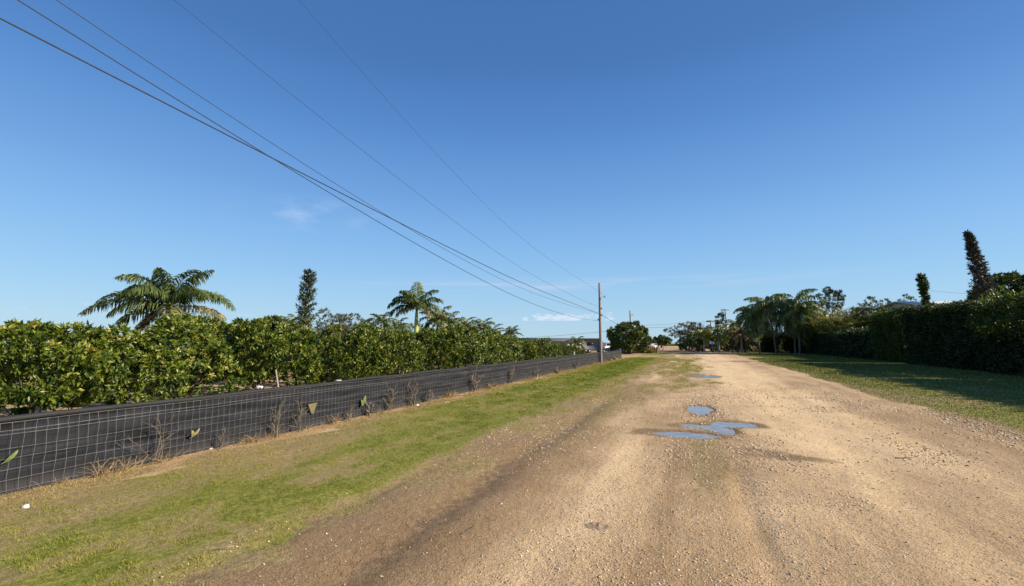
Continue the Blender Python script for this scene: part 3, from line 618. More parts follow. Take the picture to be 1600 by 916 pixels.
# palms
def frond(m, base, az, el, L, droop, ll, nl, tone, wid=.03, hang=.6, sidew=None):
    ts = np.linspace(0, 1, 12); e = el - droop * ts ** 1.3
    dh = np.cos(e); dz = np.sin(e); st = L / 11
    r_ = np.concatenate([[0], np.cumsum(dh[:-1] * st)]); z_ = np.concatenate([[0], np.cumsum(dz[:-1] * st)])
    ca, sa = cos(az), sin(az); P = base + np.stack([r_ * ca, r_ * sa, z_], 1)
    m.tube(P, np.linspace(.02, .005, 12) * max(1, L / 2.5), 4, a=tone, cap=False)
    u = np.linspace(.10, .99, nl); idx = u * 11; i0 = np.minimum(idx.astype(int), 10); fr = (idx - i0)[:, None]
    B = P[i0] * (1 - fr) + P[i0 + 1] * fr; T = nrm(P[i0 + 1] - P[i0]); side = np.array([-sa, ca, 0])
    for s in (-1, 1):
        lf = ll * np.sin(np.clip(u * .86 + .12, 0, 1) * pi) ** .6 * (.8 + .35 * R.random(nl)); lf = np.maximum(lf, ll * .25)
        d0 = nrm(side * s * .85 + T * .55 + np.array([0, 0, .25]) + R.normal(size=(nl, 3)) * .14)
        d1 = nrm(d0 + np.array([0, 0, -1.0]) * hang * (1 + .4 * R.random((nl, 1)))); d2 = nrm(d1 + np.array([0, 0, -1.]) * hang * 1.2)
        w = wid * (.7 + .6 * R.random((nl, 1))); lf = lf[:, None]
        sd = nrm(np.cross(d0, T) + R.normal(size=(nl, 3)) * .5) ; sd = nrm(T * .8 + sd * .5)
        p1 = B + d0 * lf * .35; p2 = p1 + d1 * lf * .35; p3 = p2 + d2 * lf * .3
        v = np.stack([B - sd * w * .3, B + sd * w * .3, p1 - sd * w * .5, p1 + sd * w * .5, p2 - sd * w * .4, p2 + sd * w * .4, p3], 1)
        k = (np.arange(nl) * 7)[:, None]
        q = np.concatenate([k + np.array([[0, 1, 3, 2]]), k + np.array([[2, 3, 5, 4]])]); t = k + np.array([[4, 5, 6]])
        m.add(v.reshape(-1, 3), q, t, np.repeat(np.clip(tone + R.normal(size=nl) * .12, 0, 1), 7))
def palm(name, loc, h, label, fronds, trunk_r=.14, shaft=0, lean=(0, 0), mat='palm', parts=True, barkm='palebark', group=None, cat='palm tree', skirt=0, bulge=.0):
    o = thing(name, (loc[0], loc[1], 0), label, cat, group)
    top = np.array([lean[0], lean[1], h]); ts = np.linspace(0, 1, 10)
    tr = MB(); pts = np.stack([lean[0] * ts ** 1.5, lean[1] * ts ** 1.5, -.15 + ts * (h - shaft + .15)], 1)
    rad = trunk_r * (1.15 - .35 * ts + bulge * np.sin(ts * pi)); rings = rad * (1 + .04 * (np.arange(10) % 2)); tr.tube(pts, rings, 10); tr.build('trunk', MT[barkm], o, True)
    if shaft:
        s = MB(); k = np.linspace(0, 1, 6); s.tube(pts[-1] + np.stack([0 * k, 0 * k, k * shaft], 1), trunk_r * np.array([.98, 1.08, 1.0, .85, .7, .5]), 10); s.build('crown_shaft', MT['shaft'], o, True)
    top = np.array([pts[-1][0], pts[-1][1], h])
    if parts:
        for f in fronds:
            m = MB(); dry = f.get('dry'); frond(m, top, f['az'], f['el'], f['L'], f['droop'], f['ll'], f['n'], f['tone'], f['w'], f.get('hang', .6)); m.build('frond', MT['dryfrond' if dry else mat], o)
    else:
        m = MB()
        for f in fronds: frond(m, top, f['az'], f['el'], f['L'], f['droop'], f['ll'], f['n'], f['tone'], f['w'], f.get('hang', .6))
        m.build('crown', MT[mat], o)
    return o
def fset(n, L, ll, nl, w, e0=1.35, e1=-.2, droop=1.3, hang=.6, az0=0, tone=.45):
    out = []
    for i in range(n):
        t = (i + .5) / n
        out.append(dict(az=az0 + i * 2.39996 + R.normal() * .15, el=e0 + (e1 - e0) * t, L=L * (.85 + .25 * R.random()), droop=droop * (.8 + .4 * R.random()), ll=ll, n=nl, tone=np.clip(tone + R.normal() * .18, 0, 1), w=w, hang=hang))
    return out
# big royal palm behind the first rows: fronds laid out as in the photograph (az 0 = right in the picture)
p1 = at(262, 505, 18.5); YA = YAW
def F_(a, el, L, dr, ll=.8, tone=.4, dry=False, hang=1.0): return dict(az=radians(a) + YA, el=el, L=L, droop=dr, ll=ll, n=66, tone=tone, w=.045, hang=hang, dry=dry)
fr = [F_(178, .55, 3.3, 1.35), F_(200, .35, 3.0, 1.2), F_(165, .85, 2.6, 1.9), F_(150, 1.2, 2.3, 1.8), F_(205, 1.25, 2.35, 1.75), F_(20, 1.2, 2.2, .9), F_(-15, 1.3, 2.1, 1.2, hang=.7), F_(2, .65, 2.9, 1.75), F_(-20, .75, 2.5, 1.6),
      F_(-2, .10, 2.4, .75, tone=.9), F_(100, 1.0, 2.4, 1.6), F_(262, .9, 2.2, 1.8), F_(230, .3, 2.0, 1.3), F_(310, .1, 1.9, 1.2, tone=.7), F_(195, 0, 1.9, 1.0), F_(190, 1.0, 2.3, 2.2), F_(60, .8, 2.3, 1.6), F_(-10, -.4, 1.4, .8, dry=True), F_(210, -.5, 1.3, .7, dry=True), F_(270, 1.45, 1.7, .8)]
palm('royal_palm', p1, p1[2] + .62, 'large wide crowned palm rising over the orchard at left', fr, .13, .0, mat='palm')
p2 = at(651, 484, 41)
palm('royal_palm', p2, p2[2], 'royal palm with bright yellow green crown shaft above the orchard', [dict(az=radians(a) + YA, el=e, L=L, droop=d, ll=1.05, n=40, tone=t, w=.10, hang=.8) for a, e, L, d, t in
     [(180, .8, 3.0, 1.9, .3), (170, .45, 2.9, 1.7, .35), (200, 1.1, 2.6, 1.9, .4), (140, 1.3, 2.7, 1.3, .5), (100, 1.45, 2.9, .7, .5), (20, 1.3, 2.8, 1.4, .5), (0, 1.0, 2.8, 1.9, .45), (-15, .6, 2.6, 1.9, .3), (210, .2, 2.0, 1.4, .85), (-30, .2, 2.0, 1.5, .8), (260, 1.0, 2.5, 1.9, .4), (290, .7, 2.3, 1.9, .4), (70, .9, 2.4, 1.9, .4), (235, 1.3, 2.6, 1.6, .5)]], .19, 2.1)
# smaller palms on the skyline
small = [(455, 515, 48, 2.4, 'small bushy palm at the left foot of the columnar pine', 16), (597, 505, 60, 2.4, 'small upright palm left of the royal palm with the yellow shaft', 9), (620, 512, 62, 2.2, 'stubby palm just left of the yellow green crown shaft', 8),
         (684, 503, 45, 2.1, 'brownish palm just right of the royal palm with yellow shaft', 14), (700, 508, 50, 2.3, 'dark spiky palm two crowns right of the royal palm', 12), (725, 512, 62, 2.5, 'low palm on the orchard skyline, third right of the royal palm', 11),
         (752, 514, 66, 2.8, 'paired palm top with drooping fronds on the orchard skyline', 12), (768, 522, 70, 2.6, 'small palm top right of the paired palm top', 11), (797, 523, 75, 2.2, 'lone small palm top just left of the long low building', 13), (900, 536, 85, 2.0, 'tiny palm top at the right end of the long low building', 9)]
for px, py, dp, L, lab, n in small:
    q = at(px, py, dp); palm('small_palm', q, q[2], lab, fset(n, L, .7, 22, .13, 1.4, -.1, 1.5, .6, tone=.75 if px == 684 else .35), .15, parts=False, group='small palms on the skyline')

# columnar pine left, tufted
def column_tree(name, foot, tip, w, mat, label, n=70, nl=46, ll=.28, cat='pine tree', taper=lambda t: 1 - t ** 3, ang=.5, z0=.05, base_r=.16, wfrac=.35, leafw=.12, cup=.0, trunk=True):
    o = thing(name, (foot[0], foot[1], 0), label, cat); tip = np.array(tip) - np.array([foot[0], foot[1], 0])
    ts = np.linspace(0, 1, 10); bend = np.array([tip[0], tip[1], 0])
    axis = lambda t: np.stack([bend[0] * t ** 1.25, bend[1] * t ** 1.25, tip[2] * t], -1)
    tr = MB(); tr.tube(axis(ts) + np.array([0, 0, -.05]), np.linspace(base_r, .03, 10), 7); 
    lf = MB()
    for i in range(n):
        t = z0 + (1 - z0) * (i + R.random()) / n; p = axis(np.array([t]))[0]; a = i * 2.4 + R.random(); L = w / 2 * max(.12, taper(t)) * (.7 + .45 * R.random())
        d = nrm(np.array([cos(a), sin(a), ang * (.6 + .8 * R.random())])); k = np.linspace(0, 1, 5)[:, None]
        br = p + d * L * k + np.array([0, 0, cup * L]) * k ** 2; tr.tube(br, np.linspace(.03, .01, 5), 3, cap=False)
        u = R.random(nl) ** .8 * (1 - .1) + .1; c = p + d * L * u[:, None] + np.array([0, 0, cup * L]) * u[:, None] ** 2
        dd = nrm(R.normal(size=(nl, 3)) * .6 + d * .6 + np.array([0, 0, .25])); lf.leaves(c + R.normal(size=(nl, 3)) * ll * .15, dd, ll * (.6 + .6 * R.random(nl)), ll * leafw * 2, a=np.clip(R.random(nl) * .7 + .3 * R.random(), 0, 1))
    lf.build('crown', MT[mat], o); tr.build('trunk', MT['bark'], o, True); return o
q = at(472, 520, 50); tp = at(484, 428, 50); column_tree('columnar_pine', q, tp, 2.35, 'pine', 'tall narrow columnar pine leaning slightly right above the orchard', 66, 40, .36, taper=lambda t: min(1, .75 + .3 * t) * (1 - max(0, t - .8) / .2 * .55), ang=.8, z0=.3, leafw=.16)
q = at(1556, 480, 45); tp = at(1512, 364, 45); column_tree('leaning_pine', q, tp, 1.95, 'purple', 'tall reddish pine leaning left over the far right hedge', 120, 34, .30, taper=lambda t: (1 - t) ** .9 * 1.65 + .15, ang=.05, z0=.45, base_r=.3, cup=.35, leafw=.2)
q = at(1453, 480, 60); tp = at(1439, 434, 60); column_tree('slim_cypress', q, tp, 1.6, 'dark', 'slim dark club shaped tree standing alone above the hedge', 60, 40, .36, taper=lambda t: .5 + .55 * sstep(.6, .85, t) * (1 - .3 * t), ang=1.2, z0=.5, leafw=.2)

def gen_tree(name, px, base_py, top_py, wpx, depth, mat, label, ncl, npc, ll, lw=.35, zlow=.3, trunk_r=.15, top=1., inner=.4, limbs=14, cat='tree', barkm='bark', depthscale=1., sink=0):
    b = at(px, base_py, depth); t = at(px, top_py, depth); h = t[2]; w = wpx / F * depth
    me = bush_meshes(name, h, w, h * min(.3, zlow + .05), ncl, npc, ll, lw, MT[mat], MT[barkm], trunk_r, zlow, top, inner, limbs)
    return tree_thing(name, me, (b[0], b[1], 0), label, cat, None, 0, (1, depthscale, 1))
# skyline broadleaf trees at left
for a in [('feathery_tree', 512, 540, 488, 60, 62, 'grey', 'feathery pale tree right of the columnar pine', 260, 16, .32, .25, .35, .15, 1.0, .5, 26),
          ('feathery_tree', 548, 540, 492, 52, 66, 'grey', 'second feathery tree right of the columnar pine', 190, 14, .32, .25, .4, .15, 1.0, .5, 26),
          ('feathery_tree', 583, 540, 499, 50, 66, 'dark', 'low dark green tree between the feathery trees and the stubby palms', 220, 16, .35, .3, .2),
          ('broadleaf_tree', 640, 545, 508, 90, 70, 'grove', 'olive green tree mass behind the yellow crown shaft', 360, 14, .4, .35, .1),
          ('broadleaf_tree', 715, 548, 511, 90, 72, 'dark', 'dark tree mass behind the low skyline palms', 360, 14, .4, .35, .1),
          ('broadleaf_tree', 540, 548, 510, 110, 74, 'grove', 'low green tree belt below the feathery trees', 400, 14, .45, .35, .1),
          ('broadleaf_tree', 782, 550, 526, 60, 85, 'dark', 'low dark tree left of the lone small palm top', 220, 14, .45, .35, .1),
          ('broadleaf_tree', 740, 548, 522, 70, 90, 'grove', 'distant green tree behind the paired palm top', 220, 14, .45, .35, .1)]: gen_tree(*a)
gen_tree('small_tree', 242, 560, 492, 45, 27, 'pine', 'thin pale topped conifer just left of the large palm trunk', 110, 16, .2, .2, .2, .06, 1.2)
gen_tree('shade_tree', 984, 555, 505, 60, 78, 'mid', 'dense round shade tree beyond the end of the fence', 1000, 18, .34, .45, .0, .22, 1.0, .4, 16)
gen_tree('distant_tree', 1034, 548, 526, 24, 165, 'dark', 'small dark tree at the vanishing end of the road', 200, 14, .7, .45, .2, .3)
gen_tree('distant_tree', 1012, 548, 530, 22, 150, 'grey', 'hazy low tree between the round tree and the small dark tree', 160, 14, .6, .45, .05, .3)
for px, w, t, dp, lab in [(1052, 30, 541, 260, 'farthest low tree line where the road disappears'), (940, 60, 538, 190, 'distant low tree line behind the parked vehicles'), (860, 90, 537, 220, 'distant low tree line behind the long building')]:
    gen_tree('distant_tree', px, 547, t, w, dp, 'dark', lab, 200, 14, .9, .5, .02, .3)
o = thing('tall_grass', tuple(at(1003, 552.5, 84) * (1, 1, 0)), 'pale tall grass clump right of the round shade tree', 'grass clump'); m = MB(); n_ = 1500
b_ = np.stack([R.normal(size=n_) * 1.1, R.normal(size=n_) * .5, 0 * R.random(n_)], 1); m.leaves(b_, np.stack([R.normal(size=n_) * .25, R.normal(size=n_) * .25, np.ones(n_)], 1), 1.0 + .7 * R.random(n_), .07); m.build('blades', MT['straw'], o)
# bare spreading tree and mid-right group
gen_tree('spreading_tree', 1078, 552, 504, 62, 105, 'grey', 'sparse flat topped spreading tree beside the far end of the road', 300, 14, .45, .25, .45, .25, .8, .3, 40)
for a in [('dark_bush', 1092, 555, 519, 50, 100, 'mid', 'dark bush under the sparse spreading tree', 300, 15, .4, .4, .02), ('dark_bush', 1120, 556, 519, 50, 98, 'mid', 'dark bush behind the white mailbox', 300, 15, .4, .4, .02),
          ('dark_bush', 1137, 557, 524, 50, 101, 'grey', 'brownish bush right of the white mailbox', 340, 15, .4, .4, .02), ('dark_bush', 1158, 557, 512, 50, 104, 'hedge', 'tall dark bush left of the drooping queen palms', 340, 15, .4, .4, .02), ('dark_bush', 1186, 556, 520, 46, 96, 'hedge', 'black green bush under the left queen palm', 340, 15, .4, .4, .0),
          ('dark_bush', 1080, 552, 530, 40, 110, 'hedge', 'low dark bush at the foot of the spreading tree', 240, 15, .4, .4, .0)]: gen_tree(*a)
gen_tree('tufted_pine', 1128, 550, 489, 15, 125, 'pine', 'small tufted pine top between the two distant poles', 60, 22, .5, .3, .55, .12)
gen_tree('tufted_pine', 1305, 550, 450, 32, 110, 'pine', 'tall tufted pine standing alone right of the queen palms', 120, 22, .55, .3, .62, .25, 1.0, .3)
gen_tree('canopy_tree', 1606, 560, 421, 100, 52, 'dark', 'broad dark canopy tree cut by the right edge', 1000, 22, .36, .35, .45, .4, .8, .4, 24)
for px, py, dp, L, n, mt, lab in [(1100, 526, 96, 3.0, 12, 'areca', 'yellow green coconut palm left of the mailbox'), (1122, 521, 94, 3.2, 12, 'areca', 'yellow green coconut palm above the mailbox'), (1143, 522, 92, 3.6, 13, 'areca', 'coconut palm with yellowed drooping fronds right of the mailbox'), (1158, 524, 90, 3.0, 12, 'dryfrond', 'brown withered palm left of the queen palms'), (1150, 508, 110, 3.4, 12, 'palm', 'taller grey green palm behind the mailbox group')]:
    q = at(px, py, dp); palm('coconut_palm', q, q[2], lab, fset(n, L, .95, 22, .2, 1.35, -.3, 1.7, .7, tone=.55), .2, mat=mt, parts=False, group='palms beside the far driveway')
for px, py, w in [(1152, 548, 'left'), (1164, 549, 'right')]:
    q = at(px, 535, 91); palm('dry_palm_shrub', q, 1.8, f'short shaggy dead palm shrub at the driveway edge, the {w} of two', fset(14, 2.0, .8, 18, .2, 1.3, -.6, 1.8, .8, tone=.4), .2, mat='dryfrond', parts=False, barkm='bark')
# queen palms
qs = [(1213, 553, 484, 80, (-.8, 0), 'queen palm with long drooping fronds, left of the pair on the lawn'), (1243, 553, 483, 78, (.2, 0), 'queen palm with pale trunk, right of the pair on the lawn'), (1250, 553, 492, 76, (.3, .4), 'shorter queen palm close behind the pale trunk'), (1187, 552, 495, 84, (-.6, 0), 'smaller leftmost queen palm leaning over the driveway')]
for i, (px, by, ty, dp, ln, lab) in enumerate(qs):
    b = at(px, by, dp); h = at(px, ty, dp)[2]; palm('queen_palm', b, h, lab, fset(30, 5.6 if i < 2 else 4.6, 1.6, 40, .12, 1.45, -.95, 2.0, 1.6, tone=.42), .14, lean=ln, mat='palmdark', parts=True, bulge=.1, barkm='bark')
for i, (px, by, ty, dp, lab) in enumerate([(1268, 555, 486, 88, 'far queen palm crown right of the pair')]):
    b = at(px, by, dp); h = at(px, ty, dp)[2]; palm('queen_palm', b, h, lab, fset(14, 3.6, 1.2, 26, .17, 1.45, .1, 2.3, 1.2, tone=.3), .2, mat='palmdark', parts=False)

# ------------------------------------------------------------------ hedges (right)
def hedge(name, x0, x1, y0, y1, zt, label, dens=95, ll=.2, mat='hedge', core=True, lump=.35, zb=0.0, cat='hedge', tone=.0):
    o = thing(name, ((x0 + x1) / 2, (y0 + y1) / 2, 0), label, cat); cx, cy = (x0 + x1) / 2, (y0 + y1) / 2
    ztf = (lambda y: np.interp(y, zt[0], zt[1])) if isinstance(zt, tuple) else (lambda y: zt + 0 * y)
    def disp(a, b, s): return lump * (fbm(a * .9, b * .9, s, 3) - .5) * 2
    m = MB(); pts = []; nor = []
    def face(n, fn):
        u, v = R.random(n), R.random(n); p, nn = fn(u, v); pts.append(p); nor.append(np.broadcast_to(nn, p.shape))
    Ly = y1 - y0; Lx = x1 - x0; zm = float(np.max(ztf(np.linspace(y0, y1, 9))))
    def fr_(u, v): y = y0 + u * Ly; z = zb + v * (ztf(y) - zb); return np.stack([x0 - disp(y, z, 201), y, z], 1), np.array([-1, 0, .2])
    def bk(u, v): y = y0 + u * Ly; z = zb + v * (ztf(y) - zb); return np.stack([x1 + disp(y, z, 202), y, z], 1), np.array([1, 0, .2])
    def e0(u, v): x = x0 + u * Lx; z = zb + v * (ztf(y0) - zb); return np.stack([x, y0 - disp(x, z, 203), z], 1), np.array([0, -1, .2])
    def e1(u, v): x = x0 + u * Lx; z = zb + v * (ztf(y1) - zb); return np.stack([x, y1 + disp(x, z, 204), z], 1), np.array([0, 1, .2])
    def tp(u, v): y = y0 + u * Ly; x = x0 + v * Lx; return np.stack([x, y, ztf(y) + disp(x * 1.3, y * 1.3, 205) * 1.5], 1), np.array([0, 0, 1])
    face(int(Ly * zm * dens), fr_); face(int(Ly * zm * dens * .6), bk); face(int(Lx * zm * dens), e0); face(int(Lx * zm * dens * .5), e1); face(int(Lx * Ly * dens * 1.6), tp)
    P = np.concatenate(pts); Nn = np.concatenate(nor); n = len(P); P = P - nrm(Nn) * (R.random((n, 1)) * .45) + R.normal(size=(n, 3)) * .05
    P[:, 2] = np.maximum(P[:, 2], .03)
    rep = np.repeat(np.arange(n), 3); c = P[rep] + R.normal(size=(n * 3, 3)) * ll * .3; d = nrm(Nn[rep] * .7 + R.normal(size=(n * 3, 3)) * .6)
    m.leaves(c - (cx, cy, 0), d, ll * (.6 + .7 * R.random(n * 3)), ll * .42, a=np.clip(R.random(n * 3) * .75 + tone + .3 * (Nn[rep][:, 2] > .9), 0, 1)); m.build('foliage', MT[mat], o)  # top-face leaves get a lighter tone, sunlight painted into the colour
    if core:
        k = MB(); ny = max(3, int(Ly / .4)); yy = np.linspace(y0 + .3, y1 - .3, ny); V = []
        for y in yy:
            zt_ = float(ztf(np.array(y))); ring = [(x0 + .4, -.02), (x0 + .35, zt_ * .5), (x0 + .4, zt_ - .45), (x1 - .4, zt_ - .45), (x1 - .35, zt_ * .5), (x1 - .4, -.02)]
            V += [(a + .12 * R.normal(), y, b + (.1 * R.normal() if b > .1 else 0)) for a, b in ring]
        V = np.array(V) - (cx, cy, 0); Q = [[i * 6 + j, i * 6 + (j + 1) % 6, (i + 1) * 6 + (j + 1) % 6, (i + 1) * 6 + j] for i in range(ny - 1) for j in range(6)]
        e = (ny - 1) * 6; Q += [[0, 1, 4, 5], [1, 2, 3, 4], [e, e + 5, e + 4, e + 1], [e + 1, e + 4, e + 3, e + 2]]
        k.add(V, Q); k.build('dark_core', plain('solid_dark_core', (.03, .035, .018), .95, .5, 8), o)  # solid dark core added to block light and views through the foliage
    return o
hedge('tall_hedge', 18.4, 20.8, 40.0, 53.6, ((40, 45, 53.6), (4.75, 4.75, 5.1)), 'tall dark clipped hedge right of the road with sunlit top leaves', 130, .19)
hedge('low_hedge', 18.0, 20.6, 33.6, 39.9, ((33, 37, 40), (2.5, 2.9, 2.7)), 'darker lower hedge under the sunlit leafy shrub', 110, .2, lump=.5)
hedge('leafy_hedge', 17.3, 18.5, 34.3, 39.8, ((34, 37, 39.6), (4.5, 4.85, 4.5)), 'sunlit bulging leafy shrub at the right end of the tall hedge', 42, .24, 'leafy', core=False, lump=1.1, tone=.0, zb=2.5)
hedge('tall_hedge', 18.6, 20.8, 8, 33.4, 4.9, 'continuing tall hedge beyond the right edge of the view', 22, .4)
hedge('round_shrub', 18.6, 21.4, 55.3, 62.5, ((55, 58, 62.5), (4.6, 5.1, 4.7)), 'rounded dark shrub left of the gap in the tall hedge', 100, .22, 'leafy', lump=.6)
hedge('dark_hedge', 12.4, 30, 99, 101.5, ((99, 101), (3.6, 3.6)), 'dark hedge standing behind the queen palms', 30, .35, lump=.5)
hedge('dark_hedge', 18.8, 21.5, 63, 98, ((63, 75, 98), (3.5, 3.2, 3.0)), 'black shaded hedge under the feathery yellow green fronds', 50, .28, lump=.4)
# feathery clumps over the hedge
def clump(loc, n, L, label, mat='areca', ll=.9, nl=24, w=.12, h0=.5):
    o = thing('areca_clump', (loc[0], loc[1], 0), label, 'palm clump', 'feathery clumps above the shaded hedge'); m = MB()
    for i in range(n):
        frond(m, np.array([R.normal() * .5, R.normal() * .5, h0 + R.random() * .8]), R.random() * 6.28, 1.5 - .5 * R.random(), L * (.7 + .4 * R.random()), .5 + 1.3 * R.random(), ll, nl, np.clip(.5 + R.normal() * .2, 0, 1), w, .5)
    m.build('fronds', MT[mat], o)
for px, tp_, dp, lab in [(1262, 492, 80, 'feathery clump beside the far queen palm crown'), (1282, 492, 76, 'feathery clump second from the queen palms'), (1303, 494, 73, 'feathery clump under the tall tufted pine'), (1324, 496, 69, 'feathery clump left of the rounded shrub'), (1345, 492, 68, 'feathery clump behind the left side of the rounded shrub')]:
    q = at(px, 540, dp); h = at(px, tp_, dp)[2]; clump((q[0] + .8, q[1]), 70, h * 1.22, lab)
for px, tp_, w, dp, mt, lab in [(1372, 474, 50, 66, 'grey', 'brownish twiggy tree top behind the rounded shrub'), (1350, 478, 40, 70, 'grey', 'thin reddish grey bush top left of the brownish tree top'), (1420, 470, 50, 68, 'dark', 'dark low tree top behind the gap in the tall hedge')]:
    gen_tree('background_tree', px, 560, tp_, w, dp, mt, lab, 420, 16, .3, .3, .25, .15, 1.1, .4, 24)

# ------------------------------------------------------------------ buildings
def house(name, px0, px1, wall_py, ridge_py, depth, wallm, roofm, label, deep=8, wins=3, ov=.5):
    a = at(px0, 540, depth); b = at(px1, 540, depth); w = float(np.linalg.norm((b - a)[:2])); c = (a + b) / 2; wh = at((px0 + px1) / 2, wall_py, depth)[2]; rh = at((px0 + px1) / 2, ridge_py, depth)[2]
    o = thing(name, (c[0], c[1], 0), label, 'building', rz=YAW)
    m = MB(); m.box((0, deep / 2, wh / 2), (w, deep, wh)); m.build('wall', MT[wallm], o)
    r = MB(); x = w / 2 + ov; y0, y1 = -ov, deep + ov; t = .14
    V = [(-x, y0, wh), (x, y0, wh), (-x, deep / 2, rh), (x, deep / 2, rh), (-x, y1, wh), (x, y1, wh)]; V2 = [(p[0], p[1], p[2] + t) for p in V]
    V = [(p[0], p[1], p[2] + .004) for p in V]
    r.add(V + V2, [[0, 2, 3, 1], [2, 4, 5, 3], [6, 7, 9, 8], [8, 9, 11, 10], [0, 1, 7, 6], [5, 4, 10, 11], [0, 6, 8, 2], [2, 8, 10, 4], [1, 3, 9, 7], [3, 5, 11, 9]]); r.build('roof', MT[roofm], o)
    for sx in (-1, 1):
        g = MB(); g.add([(sx * w / 2, 0, wh), (sx * w / 2, deep, wh), (sx * w / 2, deep / 2, rh)], None, [[0, 1, 2]]); g.build('gable', MT[wallm], o)
    for i in range(wins):
        xx = -w / 2 + w * (i + .5) / wins; f = MB(); f.box((xx, -.03, wh * .58), (1.3, .08, wh * .36)); fo = f.build('window_frame', MT['white'], o); g = MB(); g.box((xx, -.075, wh * .58), (1.1, .03, wh * .29)); g.build('pane', MT['glass'], fo)
    d = MB(); d.box((w * .1 if wins else 0, -.03, wh * .4), (1.0, .07, wh * .8)); d.build('door', MT['white'], o)
    return o
house('long_building', 806, 893, 534, 529, 100, 'cream', 'roof', 'long low cream building with dark roof beyond the orchard', 9, 4)
house('shed', 937, 952, 541, 536.5, 108, 'teal', 'roof', 'small teal shed with dark roof behind the utility pole', 4, 1, .3)
house('white_roof_house', 1270, 1296, 490, 484, 95, 'cream', 'paleroof', 'pale roofed house just visible above the feathery clumps', 8, 2)
house('white_roof_house', 1448, 1560, 478, 468, 62, 'cream', 'paleroof', 'long pale roofed house peeping over the tall hedge', 8, 4)
house('white_roof_house', 1588, 1680, 485, 474, 48, 'cream', 'paleroof', 'pale roofed house at the right edge behind the leafy shrub', 7, 2)

# vehicles
def vehicle(name, px, depth, L, profile, wd, mat, label, cat, rz, wheels=((.2, .34), (.8, .34)), wins=((.3, .7),), base=.0, wz=(.62, .86)):
    b = at(px, 545, depth); o = thing(name, (b[0], b[1], 0), label, cat, rz=YAW + rz)
    P = np.array(profile, float); n = len(P); hz = P[:, 1].max(); P = P * np.array([L, 1]) - np.array([L / 2, 0]); m = MB()
    off = [-.5, -.46, .46, .5]; sc = [.97, 1, 1, .97]; ce = np.array([0, P[:, 1].mean()])
    for s, k in zip(off, sc):
        pp = ce + (P - ce) * k; m.add(np.stack([pp[:, 0], np.full(n, s * wd), pp[:, 1]], 1))
    q = [[a * n + i, a * n + (i + 1) % n, (a + 1) * n + (i + 1) % n, (a + 1) * n + i] for a in range(3) for i in range(n)]; m.q.append(np.array(q))
    c0 = m.n; m.add([(ce[0], -.5 * wd, ce[1]), (ce[0], .5 * wd, ce[1])]); m.t.append(np.array([[i, (i + 1) % n, c0] for i in range(n)] + [[3 * n + (i + 1) % n, 3 * n + i, c0 + 1] for i in range(n)]))
    m.build('body', MT[mat], o)
    for (a, c) in wins:
        for s in (-1, 1):
            g = MB(); g.box(((a + c) / 2 * L - L / 2, s * (wd / 2 + .005), hz * (wz[0] + wz[1]) / 2), ((c - a) * L, .03, hz * (wz[1] - wz[0]))); g.build('window', MT['glass'], o)
    for (a, r) in wheels:
        for s in (-1, 1):
            w = MB(); x = a * L - L / 2; w.tube([(x, s * wd * .52 - .11, r), (x, s * wd * .52 + .11, r)], r, 14); c1 = w.n; w.add([(x, s * wd * .52 - .11, r)]); w.t.append(np.array([[(i + 1) % 14, i, c1] for i in range(14)])); wo = w.build('wheel', MT['tyre'], o)
            h = MB(); h.tube([(x, s * (wd * .52 + .12), r), (x, s * (wd * .52 + .125), r)], r * .55, 10); h.build('rim', MT['metal'], wo)
    return o
car = [(0, .35), (0, .85), (.04, 1.0), (.22, 1.08), (.34, 1.58), (.72, 1.62), (.86, 1.12), (1, .98), (1, .35)]
truck = [(0, .45), (0, 1.15), (.36, 1.18), (.38, 1.85), (.62, 1.88), (.72, 1.28), (.98, 1.2), (1, .45)]
trailer = [(0, .45), (0, 2.5), (.05, 2.75), (.92, 2.75), (1, 2.2), (.97, .45)]
vehicle('travel_trailer', 916, 88, 6.0, trailer, 2.3, 'greyw', 'grey camper trailer with two dark windows beyond the fence', 'trailer', 0, ((.45, .34), (.56, .34)), ((.15, .35), (.5, .7)), wz=(.5, .72))
vehicle('white_van', 927, 92, 4.4, [(0, .4), (0, 2.1), (.7, 2.2), (.84, 1.3), (1, 1.15), (1, .4)], 1.9, 'white', 'white van parked right of the grey camper trailer', 'van', .1, wins=((.55, .78),), wz=(.58, .88))
vehicle('pickup_truck', 948, 96, 5.0, truck, 1.9, 'white', 'white pickup truck just right of the utility pole', 'pickup', .3, wins=((.4, .64),), wz=(.68, .93))
vehicle('parked_car', 966, 84, 4.6, car, 1.8, 'white', 'white car parked at the left edge of the round shade tree', 'car', -.35, wins=((.34, .52), (.54, .76)), wz=(.7, .93))
vehicle('parked_car', 1020, 135, 4.6, car, 1.8, 'white', 'white car far off right of the round shade tree', 'car', .9, wins=((.34, .52), (.54, .76)), wz=(.7, .93))

